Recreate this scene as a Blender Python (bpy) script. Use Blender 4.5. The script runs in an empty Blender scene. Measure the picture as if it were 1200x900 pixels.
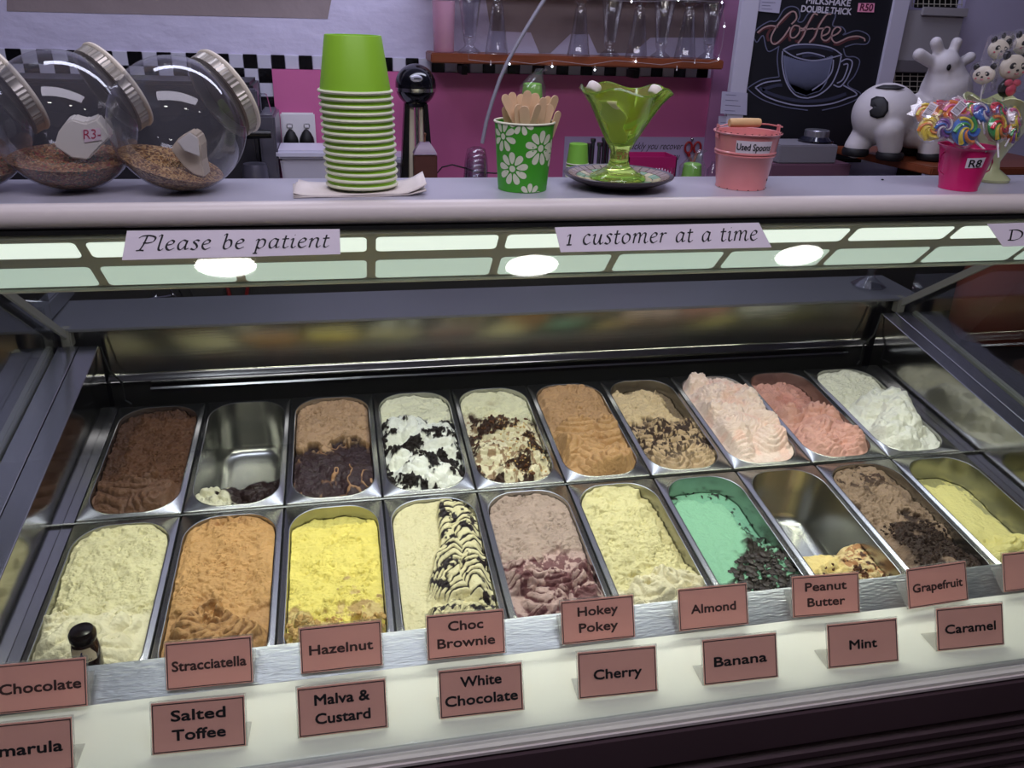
import bpy, bmesh, math, random
import numpy as np
from mathutils import Vector, Matrix

# ------------------------------------------------------------------ camera
S = bpy.context.scene
COL = S.collection
FPX = 954.686
CAM = np.array([0.464004, -1.259437, 0.795572])
RW = np.array([[0.9793963, -0.1993933, 0.0320175], [-0.0538621, -0.4107148, -0.9101715], [0.1946322, 0.8896941, -0.4129923]])           # rows: right, down, forward
cd = bpy.data.cameras.new('camera'); co = bpy.data.objects.new('camera', cd); COL.objects.link(co)
cd.sensor_width = 36.0; cd.lens = FPX / 1200 * 36; cd.clip_start = 0.02; cd.clip_end = 50
mw = Matrix.Identity(4)
for i in range(3):
    mw[i][0] = RW[0][i]; mw[i][1] = -RW[1][i]; mw[i][2] = -RW[2][i]; mw[i][3] = CAM[i]
co.matrix_world = mw
S.camera = co
# ------------------------------------------------------------------ world, light, exposure
S.view_settings.view_transform = 'Standard'; S.view_settings.look = 'None'
S.view_settings.gamma = 1.0; S.view_settings.use_curve_mapping = False
S.view_settings.exposure = 0.0
try: S.cycles.transparent_max_bounces = 40
except Exception: pass
wd = bpy.data.worlds.new('world'); S.world = wd; wd.use_nodes = True
wd.node_tree.nodes['Background'].inputs[0].default_value = (0.42, 0.40, 0.62, 1)
wd.node_tree.nodes['Background'].inputs[1].default_value = 0.05
def area(name, loc, target, sx, sy, power, col):
    l = bpy.data.lights.new(name, 'AREA'); l.shape = 'RECTANGLE'; l.size = sx; l.size_y = sy
    l.energy = power; l.color = col
    o = bpy.data.objects.new(name, l); COL.objects.link(o); o.location = loc
    d = Vector(target) - Vector(loc); o.rotation_euler = d.to_track_quat('-Z', 'Y').to_euler()
    return o
# tube light of the display case, runs under the canopy along its whole length
area('case_tube_light', (0.88, -0.122, 0.455), (0.88, -0.14, 0.0), 1.62, 0.03, 5.4, (1.0, 0.98, 0.85))
# cool ceiling panels: one over the serving side, one over the customers
area('ceiling_panel_light_rear', (0.9, 0.55, 1.78), (0.75, 1.0, 0.4), 2.2, 0.25, 18, (0.77, 0.79, 1.0))
area('ceiling_panel_light_front', (0.6, -1.0, 1.80), (0.6, -0.5, 0.0), 1.6, 0.4, 16, (0.88, 0.83, 1.0))

# ------------------------------------------------------------------ helpers
def at(px, py, Y):
    d = RW.T @ np.array([(px - 600) / FPX, (py - 450) / FPX, 1.0])
    return Vector(CAM + d * (Y - CAM[1]) / d[1])
def atz(px, py, z):
    d = RW.T @ np.array([(px - 600) / FPX, (py - 450) / FPX, 1.0])
    return Vector(CAM + d * (z - CAM[2]) / d[2])
def lin(r, g, b, k=1.0):
    f = lambda c: ((c / 255 + 0.055) / 1.055) ** 2.4 if c > 10 else c / 255 / 12.92
    return (min(f(r) * k, 1), min(f(g) * k, 1), min(f(b) * k, 1), 1)
class MB:
    def __init__(s): s.v = []; s.f = []
    def add(s, vs, fs):
        n = len(s.v); s.v += [tuple(p) for p in vs]; s.f += [tuple(i + n for i in q) for q in fs]; return s
    def box(s, x0, x1, y0, y1, z0, z1):
        return s.add([(x0,y0,z0),(x1,y0,z0),(x1,y1,z0),(x0,y1,z0),(x0,y0,z1),(x1,y0,z1),(x1,y1,z1),(x0,y1,z1)],
                     [(0,3,2,1),(4,5,6,7),(0,1,5,4),(1,2,6,5),(2,3,7,6),(3,0,4,7)])
    def rings(s, rings, cap0=True, cap1=True, closed=True):
        n = len(rings[0]); vs = [p for r in rings for p in r]; fs = []
        for k in range(len(rings) - 1):
            for i in range(n if closed else n - 1):
                j = (i + 1) % n; fs.append((k*n+i, k*n+j, (k+1)*n+j, (k+1)*n+i))
        if cap0: fs.append(tuple(reversed(range(n))))
        if cap1: fs.append(tuple((len(rings)-1)*n + i for i in range(n)))
        return s.add(vs, fs)
    def lathe(s, prof, n=32, c=(0,0,0), cap0=True, cap1=True, wob=None, axis=None):
        R = Vector((0,0,1)).rotation_difference(Vector(axis)).to_matrix() if axis is not None else Matrix.Identity(3)
        rs = []
        for k, (r, z) in enumerate(prof):
            ring = []
            for i in range(n):
                a = 2*math.pi*i/n
                rr, zz = (r, z) if wob is None else wob(r, z, a, k)
                ring.append(R @ Vector((rr*math.cos(a), rr*math.sin(a), zz)) + Vector(c))
            rs.append(ring)
        return s.rings(rs, cap0, cap1)
    def tube(s, path, r, n=8, caps=True):
        path = [Vector(p) for p in path]; rs = []
        up = Vector((0.13, 0.2, 0.97))
        for i, p in enumerate(path):
            t = (path[min(i+1, len(path)-1)] - path[max(i-1, 0)]).normalized()
            a = t.cross(up).normalized(); b = t.cross(a).normalized()
            rr = r[i] if isinstance(r, (list, tuple)) else r
            rs.append([p + a*(rr*math.cos(2*math.pi*k/n)) + b*(rr*math.sin(2*math.pi*k/n)) for k in range(n)])
        return s.rings(rs, caps, caps)
    def prism(s, poly, off):
        off = Vector(off); a = [Vector(p) for p in poly]; return s.rings([a, [p + off for p in a]])
    def sphere(s, c, r, n=16, m=10, sc=(1,1,1), R=None):
        R = R or Matrix.Identity(3); c = Vector(c)
        top = [R @ Vector((0,0,r*sc[2])) + c]; rs = []
        for k in range(1, m):
            ph = math.pi*k/m
            rs.append([R @ Vector((r*sc[0]*math.sin(ph)*math.cos(2*math.pi*i/n), r*sc[1]*math.sin(ph)*math.sin(2*math.pi*i/n), r*sc[2]*math.cos(ph))) + c for i in range(n)])
        b = len(s.v); s.rings(rs, False, False)
        s.v += [tuple(R @ Vector((0,0,r*sc[2])) + c), tuple(R @ Vector((0,0,-r*sc[2])) + c)]
        t = len(s.v) - 2
        for i in range(n):
            j = (i+1) % n; s.f.append((t, b+i, b+j)); s.f.append((t+1, b+(m-2)*n+j, b+(m-2)*n+i))
        return s
    def mesh(s, name, mat=None, smooth=0, bevel=0.0, seg=2):
        me = bpy.data.meshes.new(name); me.from_pydata(s.v, [], s.f)
        bm = bmesh.new(); bm.from_mesh(me)
        bmesh.ops.recalc_face_normals(bm, faces=bm.faces)
        if bevel > 0:
            bmesh.ops.remove_doubles(bm, verts=bm.verts, dist=1e-6)
            es = [e for e in bm.edges if len(e.link_faces) == 2 and e.calc_face_angle(0) > 0.6]
            bmesh.ops.bevel(bm, geom=es, offset=bevel, segments=seg, affect='EDGES', clamp_overlap=True)
        bm.to_mesh(me); bm.free()
        if smooth:
            me.polygons.foreach_set('use_smooth', [True]*len(me.polygons))
            me.set_sharp_from_angle(angle=math.radians(smooth))
        if mat: me.materials.append(mat)
        return me
def link(name, me, parent=None, loc=None, kind=None):
    o = bpy.data.objects.new(name, me); COL.objects.link(o)
    if parent: o.parent = parent
    if loc is not None: o.location = loc
    if kind: o['kind'] = kind
    return o
def obj(name, mb, mat, parent=None, smooth=0, bevel=0.0, loc=None, kind=None, label=None, seg=2):
    o = link(name, mb.mesh(name, mat, smooth, bevel, seg), parent, loc, kind)
    if label: o['label'] = label
    return o
def tag(o, label, cat, group=None, kind=None):
    o['label'] = label; o['category'] = cat
    if group: o['group'] = group
    if kind: o['kind'] = kind
    return o
def thing(name, label, cat, loc=(0,0,0), rz=0, group=None):
    o = bpy.data.objects.new(name, None); COL.objects.link(o); o.location = loc
    o.rotation_euler = (0,0,rz); o.empty_display_size = 0.02
    return tag(o, label, cat, group)
def dup(root, loc=None, label=None, group=None):
    r = root.copy(); COL.objects.link(r)
    if loc is not None: r.location = loc
    if label: r['label'] = label
    if group: r['group'] = group
    for ch in list(root.children):
        c = ch.copy(); COL.objects.link(c); c.parent = r
        for g in list(ch.children):
            d = g.copy(); COL.objects.link(d); d.parent = c
    return r
# ------------------------------------------------------------------ materials
def mat(name, col, rough=0.5, metal=0.0, spec=0.5, bump=0.0, bscale=40, var=0.0, vscale=8, stretch=(1,1,1), emit=None, es=0, trans=0, alpha=1, ior=1.45, coat=0, detail=4, sheen=0):
    m = bpy.data.materials.new(name); m.use_nodes = True; nt = m.node_tree; p = nt.nodes['Principled BSDF']
    c = col if len(col) == 4 else (*col, 1)
    p.inputs['Base Color'].default_value = c; p.inputs['Roughness'].default_value = rough
    p.inputs['Metallic'].default_value = metal; p.inputs['Specular IOR Level'].default_value = spec
    p.inputs['IOR'].default_value = ior; p.inputs['Coat Weight'].default_value = coat; p.inputs['Coat Roughness'].default_value = 0.08
    if trans: p.inputs['Transmission Weight'].default_value = trans
    if emit is not None: p.inputs['Emission Color'].default_value = emit; p.inputs['Emission Strength'].default_value = es
    if bump or var:
        tc = nt.nodes.new('ShaderNodeTexCoord'); mp = nt.nodes.new('ShaderNodeMapping'); mp.inputs['Scale'].default_value = stretch
        nt.links.new(tc.outputs['Object'], mp.inputs[0])
    if bump:
        n = nt.nodes.new('ShaderNodeTexNoise'); n.inputs['Scale'].default_value = bscale; n.inputs['Detail'].default_value = detail
        b = nt.nodes.new('ShaderNodeBump'); b.inputs['Strength'].default_value = min(1, bump); b.inputs['Distance'].default_value = 0.002 * max(1, bump)
        nt.links.new(mp.outputs[0], n.inputs['Vector']); nt.links.new(n.outputs[0], b.inputs['Height']); nt.links.new(b.outputs[0], p.inputs['Normal'])
    if var:
        n = nt.nodes.new('ShaderNodeTexNoise'); n.inputs['Scale'].default_value = vscale; n.inputs['Detail'].default_value = 5
        r = nt.nodes.new('ShaderNodeMapRange'); r.inputs[3].default_value = 1 - var; r.inputs[4].default_value = 1 + var
        x = nt.nodes.new('ShaderNodeMix'); x.data_type = 'RGBA'; x.blend_type = 'MULTIPLY'; x.inputs[0].default_value = 1
        x.inputs[6].default_value = c
        nt.links.new(mp.outputs[0], n.inputs['Vector']); nt.links.new(n.outputs[0], r.inputs[0]); nt.links.new(r.outputs[0], x.inputs[7]); nt.links.new(x.outputs[2], p.inputs['Base Color'])
    return m
def thin_glass(name, tint=(1,1,1), lo=0.05, hi=0.8, power=3.5, rough=0.02, haze=0.0, hazecol=(0.8,0.8,0.8)):
    m = bpy.data.materials.new(name); m.use_nodes = True; nt = m.node_tree; nt.nodes.clear()
    out = nt.nodes.new('ShaderNodeOutputMaterial'); tr = nt.nodes.new('ShaderNodeBsdfTransparent'); gl = nt.nodes.new('ShaderNodeBsdfGlossy')
    tr.inputs[0].default_value = (*tint, 1); gl.inputs['Roughness'].default_value = rough
    lw = nt.nodes.new('ShaderNodeLayerWeight'); pw = nt.nodes.new('ShaderNodeMath'); pw.operation = 'POWER'; pw.inputs[1].default_value = power
    ma = nt.nodes.new('ShaderNodeMath'); ma.operation = 'MULTIPLY_ADD'; ma.inputs[1].default_value = hi; ma.inputs[2].default_value = lo
    nt.links.new(lw.outputs['Facing'], pw.inputs[0]); nt.links.new(pw.outputs[0], ma.inputs[0])
    mx = nt.nodes.new('ShaderNodeMixShader'); nt.links.new(ma.outputs[0], mx.inputs[0]); nt.links.new(tr.outputs[0], mx.inputs[1]); nt.links.new(gl.outputs[0], mx.inputs[2])
    last = mx
    if haze:
        df = nt.nodes.new('ShaderNodeBsdfDiffuse'); df.inputs[0].default_value = (*hazecol, 1)
        m2 = nt.nodes.new('ShaderNodeMixShader'); m2.inputs[0].default_value = haze
        nt.links.new(mx.outputs[0], m2.inputs[1]); nt.links.new(df.outputs[0], m2.inputs[2]); last = m2
    nt.links.new(last.outputs[0], out.inputs[0]); return m
STEEL = mat('brushed_steel', (0.50,0.50,0.50), 0.24, 1.0, bump=0.12, bscale=60, stretch=(1,1,1), var=0.10, vscale=9)
SATIN = mat('satin_steel', (0.24,0.24,0.27), 0.5, 0.85, bump=0.1, bscale=80, var=0.06)
MIRROR = mat('polished_steel', (0.40,0.39,0.37), 0.13, 1.0, bump=0.05, bscale=40, var=0.15, vscale=6)
STEELX = mat('rolled_steel_long_grain', (0.29,0.285,0.255), 0.16, 1.0, bump=0.05, bscale=90, stretch=(0.15,4,4), var=0.2, vscale=6)
STEELW = mat('worn_steel', (0.48,0.49,0.52), 0.38, 1.0, bump=0.6, bscale=120, stretch=(0.6,3,3), var=0.3, vscale=30)
PANM = mat('pan_steel', (0.44,0.44,0.42), 0.27, 1.0, bump=0.06, bscale=120, var=0.15, vscale=14)
CHROME = mat('chrome', (0.75,0.75,0.75), 0.08, 1.0)
BLACK = mat('black_plastic', lin(14,14,16), 0.3)
RUBBER = mat('black_rubber', lin(12,12,12), 0.6)
DARK = mat('dark_lining', lin(20,20,20), 0.5, bump=0.2)
LEDGE = mat('white_ledge_plastic', lin(232,230,218), 0.35, var=0.03, vscale=10)
CREAMAL = mat('cream_aluminium', lin(226,216,212), 0.35)
TOPLAM = mat('grey_laminate', lin(178,176,188), 0.28, var=0.04, vscale=6)
FASCIA = mat('dark_maroon_fascia', lin(74,56,62), 0.5, var=0.2, vscale=3)
STAYM = mat('grey_stay_metal', lin(112,110,104), 0.45)
FRAMEGR = mat('grey_frame_plastic', lin(165,162,148), 0.45, var=0.05)
HOUSE = mat('lamp_housing_grey', lin(165,165,158), 0.45, var=0.05)
DIFF = mat('lit_diffuser', lin(150,155,150), 0.4, emit=(0.94,1.0,0.92,1), es=1.0)
DIFF2 = mat('lit_diffuser_lower', lin(130,138,130), 0.4, emit=(0.74,0.88,0.78,1), es=0.62)
DIFFOFF = mat('unlit_diffuser', lin(175,180,165), 0.4, emit=(0.75,0.85,0.65,1), es=0.06)
GLASS = thin_glass('case_glass', (0.93,0.96,0.94), 0.045, 0.75, 4)
SIDEGLASS = thin_glass('side_glass', (0.85,0.87,0.86), 0.10, 0.8, 3)
JARG = thin_glass('jar_glass', (0.90,0.91,0.93), 0.05, 0.7, 2.6, haze=0.05, hazecol=(0.6,0.6,0.68))
CLEAR = thin_glass('clear_glass', (0.93,0.94,0.96), 0.07, 0.85, 1.8)
ACRYL = thin_glass('clear_acrylic', (0.93,0.93,0.92), 0.06, 0.7, 3, haze=0.10, hazecol=(0.9,0.9,0.88))
FILM = thin_glass('clear_wrapper_film', (0.96,0.96,0.98), 0.06, 0.45, 2, rough=0.12, haze=0.04)
PAPERW = mat('white_paper', lin(226,216,226), 0.7)
INK = mat('black_ink', lin(22,20,24), 0.6)
INKF = mat('faded_ink', lin(66,42,42), 0.6)
CARDP = mat('pink_card', lin(238,172,162), 0.35, var=0.06, vscale=15)
CARDQ = mat('pink_card_deep', lin(244,178,166), 0.35, var=0.06, vscale=15)
WHITEP = mat('white_plastic', lin(225,222,225), 0.4)
WOODS = mat('pale_birch', lin(222,188,150), 0.6, var=0.12, vscale=30, stretch=(4,4,0.6))
BROWNW = mat('brown_wood_shelf', lin(125,66,42), 0.35, var=0.3, vscale=9, stretch=(0.4,6,6))
# ------------------------------------------------------------------ text, made while the scene is still empty
TXT = {}
def bake_texts(items):
    tmp = []
    for key in items:
        s, bold = key
        c = bpy.data.curves.new('t', 'FONT'); c.body = s; c.size = 1.0; c.align_x = 'CENTER'; c.offset = 0; c.resolution_u = 3
        o = bpy.data.objects.new('t', c); COL.objects.link(o); tmp.append((key, o, c))
    bpy.context.view_layer.update(); dg = bpy.context.evaluated_depsgraph_get()
    for key, o, c in tmp:
        me = bpy.data.meshes.new_from_object(o.evaluated_get(dg))
        v = [tuple(p.co) for p in me.vertices]; f = [tuple(p.vertices) for p in me.polygons]
        xs = [p[0] for p in v]; ys = [p[1] for p in v]
        cx = (min(xs)+max(xs))/2; w = max(xs)-min(xs)
        TXT[key] = ([((p[0]-cx)/w, p[1], 0) for p in v], f, w)
        bpy.data.meshes.remove(me); bpy.data.objects.remove(o); bpy.data.curves.remove(c)
CARDS = [  # lines, row (0 front, 1 back), x, y, yaw, [width fraction of each line], faded
    (['Chocolate'], 1, 0.024, -0.421, -1.8, [0.88]), (['Stracciatella'], 1, 0.218, -0.415, -1.8, [0.86]),
    (['Hazelnut'], 1, 0.382, -0.414, -0.9, [0.78]), (['Choc', 'Brownie'], 1, 0.546, -0.417, -1.6, [0.45, 0.74]),
    (['Hokey', 'Pokey'], 1, 0.731, -0.418, -0.9, [0.55, 0.53]), (['Almond'], 1, 0.902, -0.419, -1.1, [0.65]),
    (['Peanut', 'Butter'], 1, 1.078, -0.419, -3.2, [0.62, 0.56]), (['Grapefruit'], 1, 1.261, -0.430, 2.3, [0.84]),
    ([], 1, 1.435, -0.419, 0.5, []),
    (['Amarula'], 0, 0.030, -0.516, -1.8, [0.80]), (['Salted', 'Toffee'], 0, 0.217, -0.514, -2.5, [0.58, 0.57]),
    (['Malva &', 'Custard'], 0, 0.382, -0.518, -0.9, [0.62, 0.62]), (['White', 'Chocolate'], 0, 0.551, -0.518, -1.5, [0.49, 0.87]),
    (['Cherry'], 0, 0.729, -0.516, -2.2, [0.61]), (['Banana'], 0, 0.898, -0.521, -1.4, [0.71]),
    (['Mint'], 0, 1.079, -0.521, -1.6, [0.39]), (['Caramel'], 0, 1.251, -0.516, -2.2, [0.76])]
bake_texts([(l, 0.022) for c in CARDS for l in c[0]] + [(s, 0.022) for s in ('Used Spoons', 'R8', 'MILKSHAKE', 'DOUBLE THICK', 'R50')]
           + [(s, 0.0) for s in ('R3-', 'quickly you recover', 'someone offers you')])
def text_on(mb, key, o, ux, uy, width, height, shear=0.0):
    """adds baked text centred at o: ux, uy unit vectors, width in m, height = size of 1 em in m"""
    v, f, w = TXT[key]
    k = .030 if key[1] else 0
    nn = ux.cross(uy)*2e-5
    for q, (dx, dy) in enumerate(((0,0),(k,0),(-k,0),(0,k),(0,-k),(k*.7,k*.7),(-k*.7,k*.7),(k*.7,-k*.7),(-k*.7,-k*.7)) if k else ((0,0),)):
        mb.add([o + ux*(p[0]*width + dx*height + p[1]*shear*height) + uy*((p[1]+dy)*height) + nn*q for p in v], f)
    return mb
# broad-nib pen strokes
def crom(P, n=6):
    P = [Vector(p) for p in P]; out = []
    for i in range(len(P)-1):
        a = P[max(i-1,0)]; b = P[i]; c = P[i+1]; d = P[min(i+2,len(P)-1)]
        for k in range(n):
            t = k/n; out.append(0.5*((2*b)+(c-a)*t+(2*a-5*b+4*c-d)*t*t+(3*b-a-3*c+d)*t**3))
    out.append(P[-1]); return out
def stroke(mb, pts, mapf, w, nib=None, n=6):
    """pts 2-D; mapf (x,y)->3-D; w half width in 2-D units; nib angle for a flat pen"""
    P = crom([(p[0], p[1]) for p in pts], n); L = []; R = []
    for i, p in enumerate(P):
        t = (P[min(i+1,len(P)-1)] - P[max(i-1,0)]); t = t.normalized() if t.length > 1e-9 else Vector((1,0))
        nn = Vector((-t.y, t.x))
        if nib is not None:
            q = Vector((math.cos(nib), math.sin(nib))); s = abs(q.dot(nn)); ww = w*(0.28 + 0.72*s)
        else: ww = w
        L.append(mapf(*(p + nn*ww))); R.append(mapf(*(p - nn*ww)))
    b = len(mb.v); mb.v += [tuple(x) for x in L+R]; m = len(L)
    mb.f += [(b+i, b+i+1, b+m+i+1, b+m+i) for i in range(m-1)]
GL = {
 'P': (.62, [[(.02,.60),(.14,.70),(.38,.72),(.58,.62),(.52,.42),(.30,.36),(.2,.4)],[(.30,.70),(.22,.30),(.12,.02)],[(0,.0),(.12,.02),(.26,.0)]]),
 'l': (.24, [[(.02,.66),(.13,.74),(.09,.3),(.08,.06),(.15,0),(.24,.08)]]),
 'e': (.36, [[(.06,.24),(.24,.30),(.28,.42),(.18,.47),(.06,.32),(.05,.12),(.16,0),(.33,.10)]]),
 'a': (.42, [[(.30,.42),(.18,.47),(.05,.30),(.05,.08),(.14,.01),(.28,.2),(.33,.44)],[(.33,.46),(.29,.2),(.30,.03),(.41,.08)]]),
 's': (.31, [[(.27,.41),(.18,.47),(.08,.38),(.18,.25),(.22,.10),(.12,0),(.01,.06)]]),
 'b': (.40, [[(.02,.66),(.12,.74),(.08,.3),(.07,.08),(.16,0),(.31,.14),(.30,.40),(.18,.45),(.09,.32)]]),
 'p': (.42, [[(.0,.38),(.10,.46),(.07,.1),(.04,-.24)],[(-.04,-.24),(.12,-.24)],[(.08,.3),(.2,.46),(.33,.38),(.31,.12),(.17,0),(.07,.08)]]),
 't': (.26, [[(.12,.62),(.09,.3),(.08,.06),(.15,0),(.26,.09)],[(.0,.44),(.24,.46)]]),
 'i': (.21, [[(.0,.38),(.09,.46),(.06,.1),(.12,0),(.21,.09)],[(.11,.62),(.14,.65)]]),
 'n': (.44, [[(.0,.38),(.09,.46),(.06,.2),(.04,0)],[(.07,.26),(.2,.46),(.32,.42),(.29,.12),(.34,0),(.44,.09)]]),
 'm': (.64, [[(.0,.38),(.09,.46),(.06,.2),(.04,0)],[(.07,.26),(.19,.46),(.29,.42),(.26,.0)],[(.28,.26),(.42,.46),(.52,.42),(.49,.12),(.54,0),(.64,.09)]]),
 'u': (.44, [[(.0,.38),(.09,.46),(.06,.14),(.13,0),(.25,.1),(.33,.44)],[(.34,.46),(.30,.14),(.34,.0),(.44,.09)]]),
 'c': (.34, [[(.28,.40),(.18,.47),(.06,.32),(.05,.12),(.16,0),(.32,.10)]]),
 'o': (.40, [[(.18,.47),(.06,.34),(.05,.12),(.16,0),(.31,.14),(.32,.36),(.18,.47)]]),
 'r': (.30, [[(.0,.38),(.09,.46),(.06,.2),(.04,0)],[(.07,.28),(.17,.44),(.27,.43)]]),
 '1': (.28, [[(.02,.38),(.13,.47),(.12,.2),(.11,.02)],[(.02,.0),(.22,.0)]]),
 'D': (.62, [[(.12,.68),(.10,.02)],[(.0,.68),(.3,.70),(.54,.5),(.5,.16),(.25,0),(.0,.02)]]),
 'O': (.66, [[(.3,.7),(.08,.5),(.08,.18),(.28,0),(.52,.18),(.54,.52),(.3,.7)]]),
 'N': (.66, [[(.08,0),(.12,.68)],[(.12,.68),(.48,.02)],[(.48,.0),(.54,.70)]]),
 'T': (.55, [[(.0,.68),(.5,.7)],[(.27,.68),(.22,.0)]]), ' ': (.26, [])}
def pen_text(mb, s, o, ux, uy, width, size, slant=0.16, weight=0.042, gap=0.05):
    tot = sum(GL[c][0]+gap for c in s); x = 0; sc = width/tot
    for c in s:
        adv, st = GL[c]
        for pts in st:
            stroke(mb, pts, lambda a, b, x=x: o + ux*((x + a + slant*b)*sc) + uy*(b*size), weight, nib=math.radians(42), n=4)
        x += adv + gap
# ================================================================== the setting
def struct(name, mb, m, parent=None, **k):
    o = obj(name, mb, m, parent, **k)
    if parent is None: o['kind'] = 'structure'
    return o
YW = 1.25
PLASTER = mat('lilac_plaster', lin(206,200,226), 0.7, bump=3.0, bscale=11, detail=5, stretch=(1,1,1.8), var=0.05, vscale=4)
LILAC = mat('lilac_paint', lin(176,170,198), 0.6, bump=0.4, bscale=20)
ROOMC = mat('ceiling_paint', lin(200,198,215), 0.8)
ROOMW = mat('dim_wall_paint', lin(120,112,128), 0.8)
FLOORM = mat('dark_floor', lin(60,56,58), 0.5, var=0.2)
struct('wall_back', MB().box(-2.2,3.6,YW,YW+.1,-.85,1.9), PLASTER)
struct('wall_left', MB().box(-2.3,-2.2,-3.2,YW+.1,-.85,1.9), ROOMW)
struct('wall_right', MB().box(3.6,3.7,-3.2,YW+.1,-.85,1.9), ROOMW)
struct('wall_front', MB().box(-2.3,3.7,-3.3,-3.2,-.85,1.9), ROOMW)
struct('ceiling', MB().box(-2.3,3.7,-3.3,YW+.1,1.9,2.0), ROOMC)
struct('floor', MB().box(-2.3,3.7,-3.3,YW+.1,-.95,-.85), FLOORM)
# lilac partition on the right, behind the counter
pr = at(1113, 60, 1.12)
struct('wall_partition', MB().box(pr.x, 3.0, 1.10, YW-.001, -.85, 1.9), LILAC)
# shade on the left plaster: painted taupe patches, plus an unseen box added overhead
# wall tiles: one checkered row over the whole width, four rows at the left of the pink panel
TW = mat('white_tile', lin(200,198,214), 0.2, spec=0.6); TB = mat('black_tile', lin(14,13,16), 0.15)
ts = (at(334,70,YW-.008) - at(317,70,YW-.008)).x * 0.955
t0 = at(317,64,YW-.008); ztop = t0.z
wall = bpy.data.objects['wall_back']
tw = MB().box(.0006, ts-.0006, -.006, 0, -ts+.0006, -.0006).mesh('tile', TW, bevel=.001, seg=1)
tb = MB().box(.0006, ts-.0006, -.006, 0, -ts+.0006, -.0006).mesh('tile', TB, bevel=.001, seg=1)
xr = at(840,70,YW).x
k0 = int((at(-10,60,YW).x - t0.x)/ts) - 1; k1 = int((xr - t0.x)/ts)
for r in range(5):
    for k in range(k0, k1):
        if r > 0 and k >= 0: continue
        link('tile', tb if (k + r) % 2 == 0 else tw, wall, (t0.x + k*ts, YW, ztop - r*ts))
# shade on the plaster, painted in as taupe patches
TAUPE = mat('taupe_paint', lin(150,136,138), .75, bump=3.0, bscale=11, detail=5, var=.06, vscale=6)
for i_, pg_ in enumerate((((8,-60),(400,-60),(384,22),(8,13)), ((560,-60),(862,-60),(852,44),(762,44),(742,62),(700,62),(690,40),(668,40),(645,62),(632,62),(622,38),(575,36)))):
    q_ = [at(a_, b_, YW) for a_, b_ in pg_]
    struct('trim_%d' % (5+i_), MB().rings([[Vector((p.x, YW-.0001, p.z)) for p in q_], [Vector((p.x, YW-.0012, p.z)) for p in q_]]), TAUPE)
# pink splash panel, with a pink strip up the wall to the right of the shelf
PINK = mat('magenta_panel', lin(205,108,158), 0.22, spec=0.6, var=0.06, vscale=3)
PINK2 = mat('pink_paint', lin(200,140,185), 0.5, var=0.05)
pz = ztop - ts
struct('trim_1', MB().box(t0.x, at(838,100,YW).x, YW-.012, YW-.001, .25, pz), PINK)
xs0 = at(836,60,YW).x; xs1 = at(880,60,YW).x
struct('trim_2', MB().box(xs0, xs1+.02, YW-.02, YW-.001, .25, 1.2), PINK2)
# back worktop
struct('trim_3', MB().box(-2.0, 3.0, .80, YW-.021, .255, .285), mat('dark_worktop', lin(70,66,72), 0.35), bevel=.003)
struct('trim_4', MB().box(-2.0, 3.0, .86, YW-.021, -.84, .254), mat('dark_cupboard_fronts', lin(52,50,50), 0.6, var=.1))

# ================================================================== the display case
XL, XR = -0.02, 1.722
case = thing('display_case', 'long ice cream display case with sloping glass front, white ledge and lit canopy', 'display case', (0.85, -0.2, -0.84))
case_loc = Vector(case.location)
def cpart(name, mb, m, **k):
    mb.v = [tuple(Vector(p) - case_loc) for p in mb.v]; return obj(name, mb, m, case, **k)
XA, XB = -0.16, 1.862          # outer ends
def profile_x(poly, x0, x1):   # poly in (y,z), extruded in x
    return MB().rings([[(x0,y,z) for y,z in poly], [(x1,y,z) for y,z in poly]])
# white ledge with rounded front lip
cpart('ledge', profile_x([(-.420,-.001),(-.540,-.001),(-.5455,-.003),(-.556,-.014),(-.556,-.019),(-.42,-.019)], XA, XB), LEDGE, smooth=30)
cpart('lip_trim', profile_x([(-.553,-.0195),(-.5585,-.0195),(-.5585,-.024),(-.553,-.024)], XA, XB), CREAMAL)
cpart('lip_seal', profile_x([(-.553,-.0245),(-.556,-.0245),(-.556,-.028),(-.553,-.028)], XA, XB), RUBBER)
# fascia: smooth board, groove, ribbed slats below
cpart('fascia_board', profile_x([(-.548,-.0285),(-.562,-.0285),(-.566,-.075),(-.566,-.079),(-.548,-.079)], XA, XB), FASCIA, smooth=30)
cpart('fascia_core', MB().box(XA, XB, -.545, -.45, -.84, -.03), DARK)
for i in range(9):
    z = -.092 - i*.0262
    cpart('fascia_slat', profile_x([(-.5455,z),(-.560,z-.001),(-.566,z-.006),(-.566,z-.016),(-.560,z-.021),(-.5455,z-.022)], XA, XB), FASCIA, smooth=35)
# worn steel strip between ledge and pans
cpart('steel_strip', profile_x([(-.420,-.0008),(-.3835,.0255),(-.3800,.0262),(-.3790,.024),(-.3790,-.05),(-.3815,-.05),(-.3815,.018),(-.420,-.006)], XL, XR), STEELW, smooth=30)
# well lining
cpart('well_floor', MB().box(XL, XR, -.379, .40, -.20, -.19), DARK)
cpart('well_front', MB().box(XL, XR, -.45, -.382, -.20, -.02), DARK)
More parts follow.
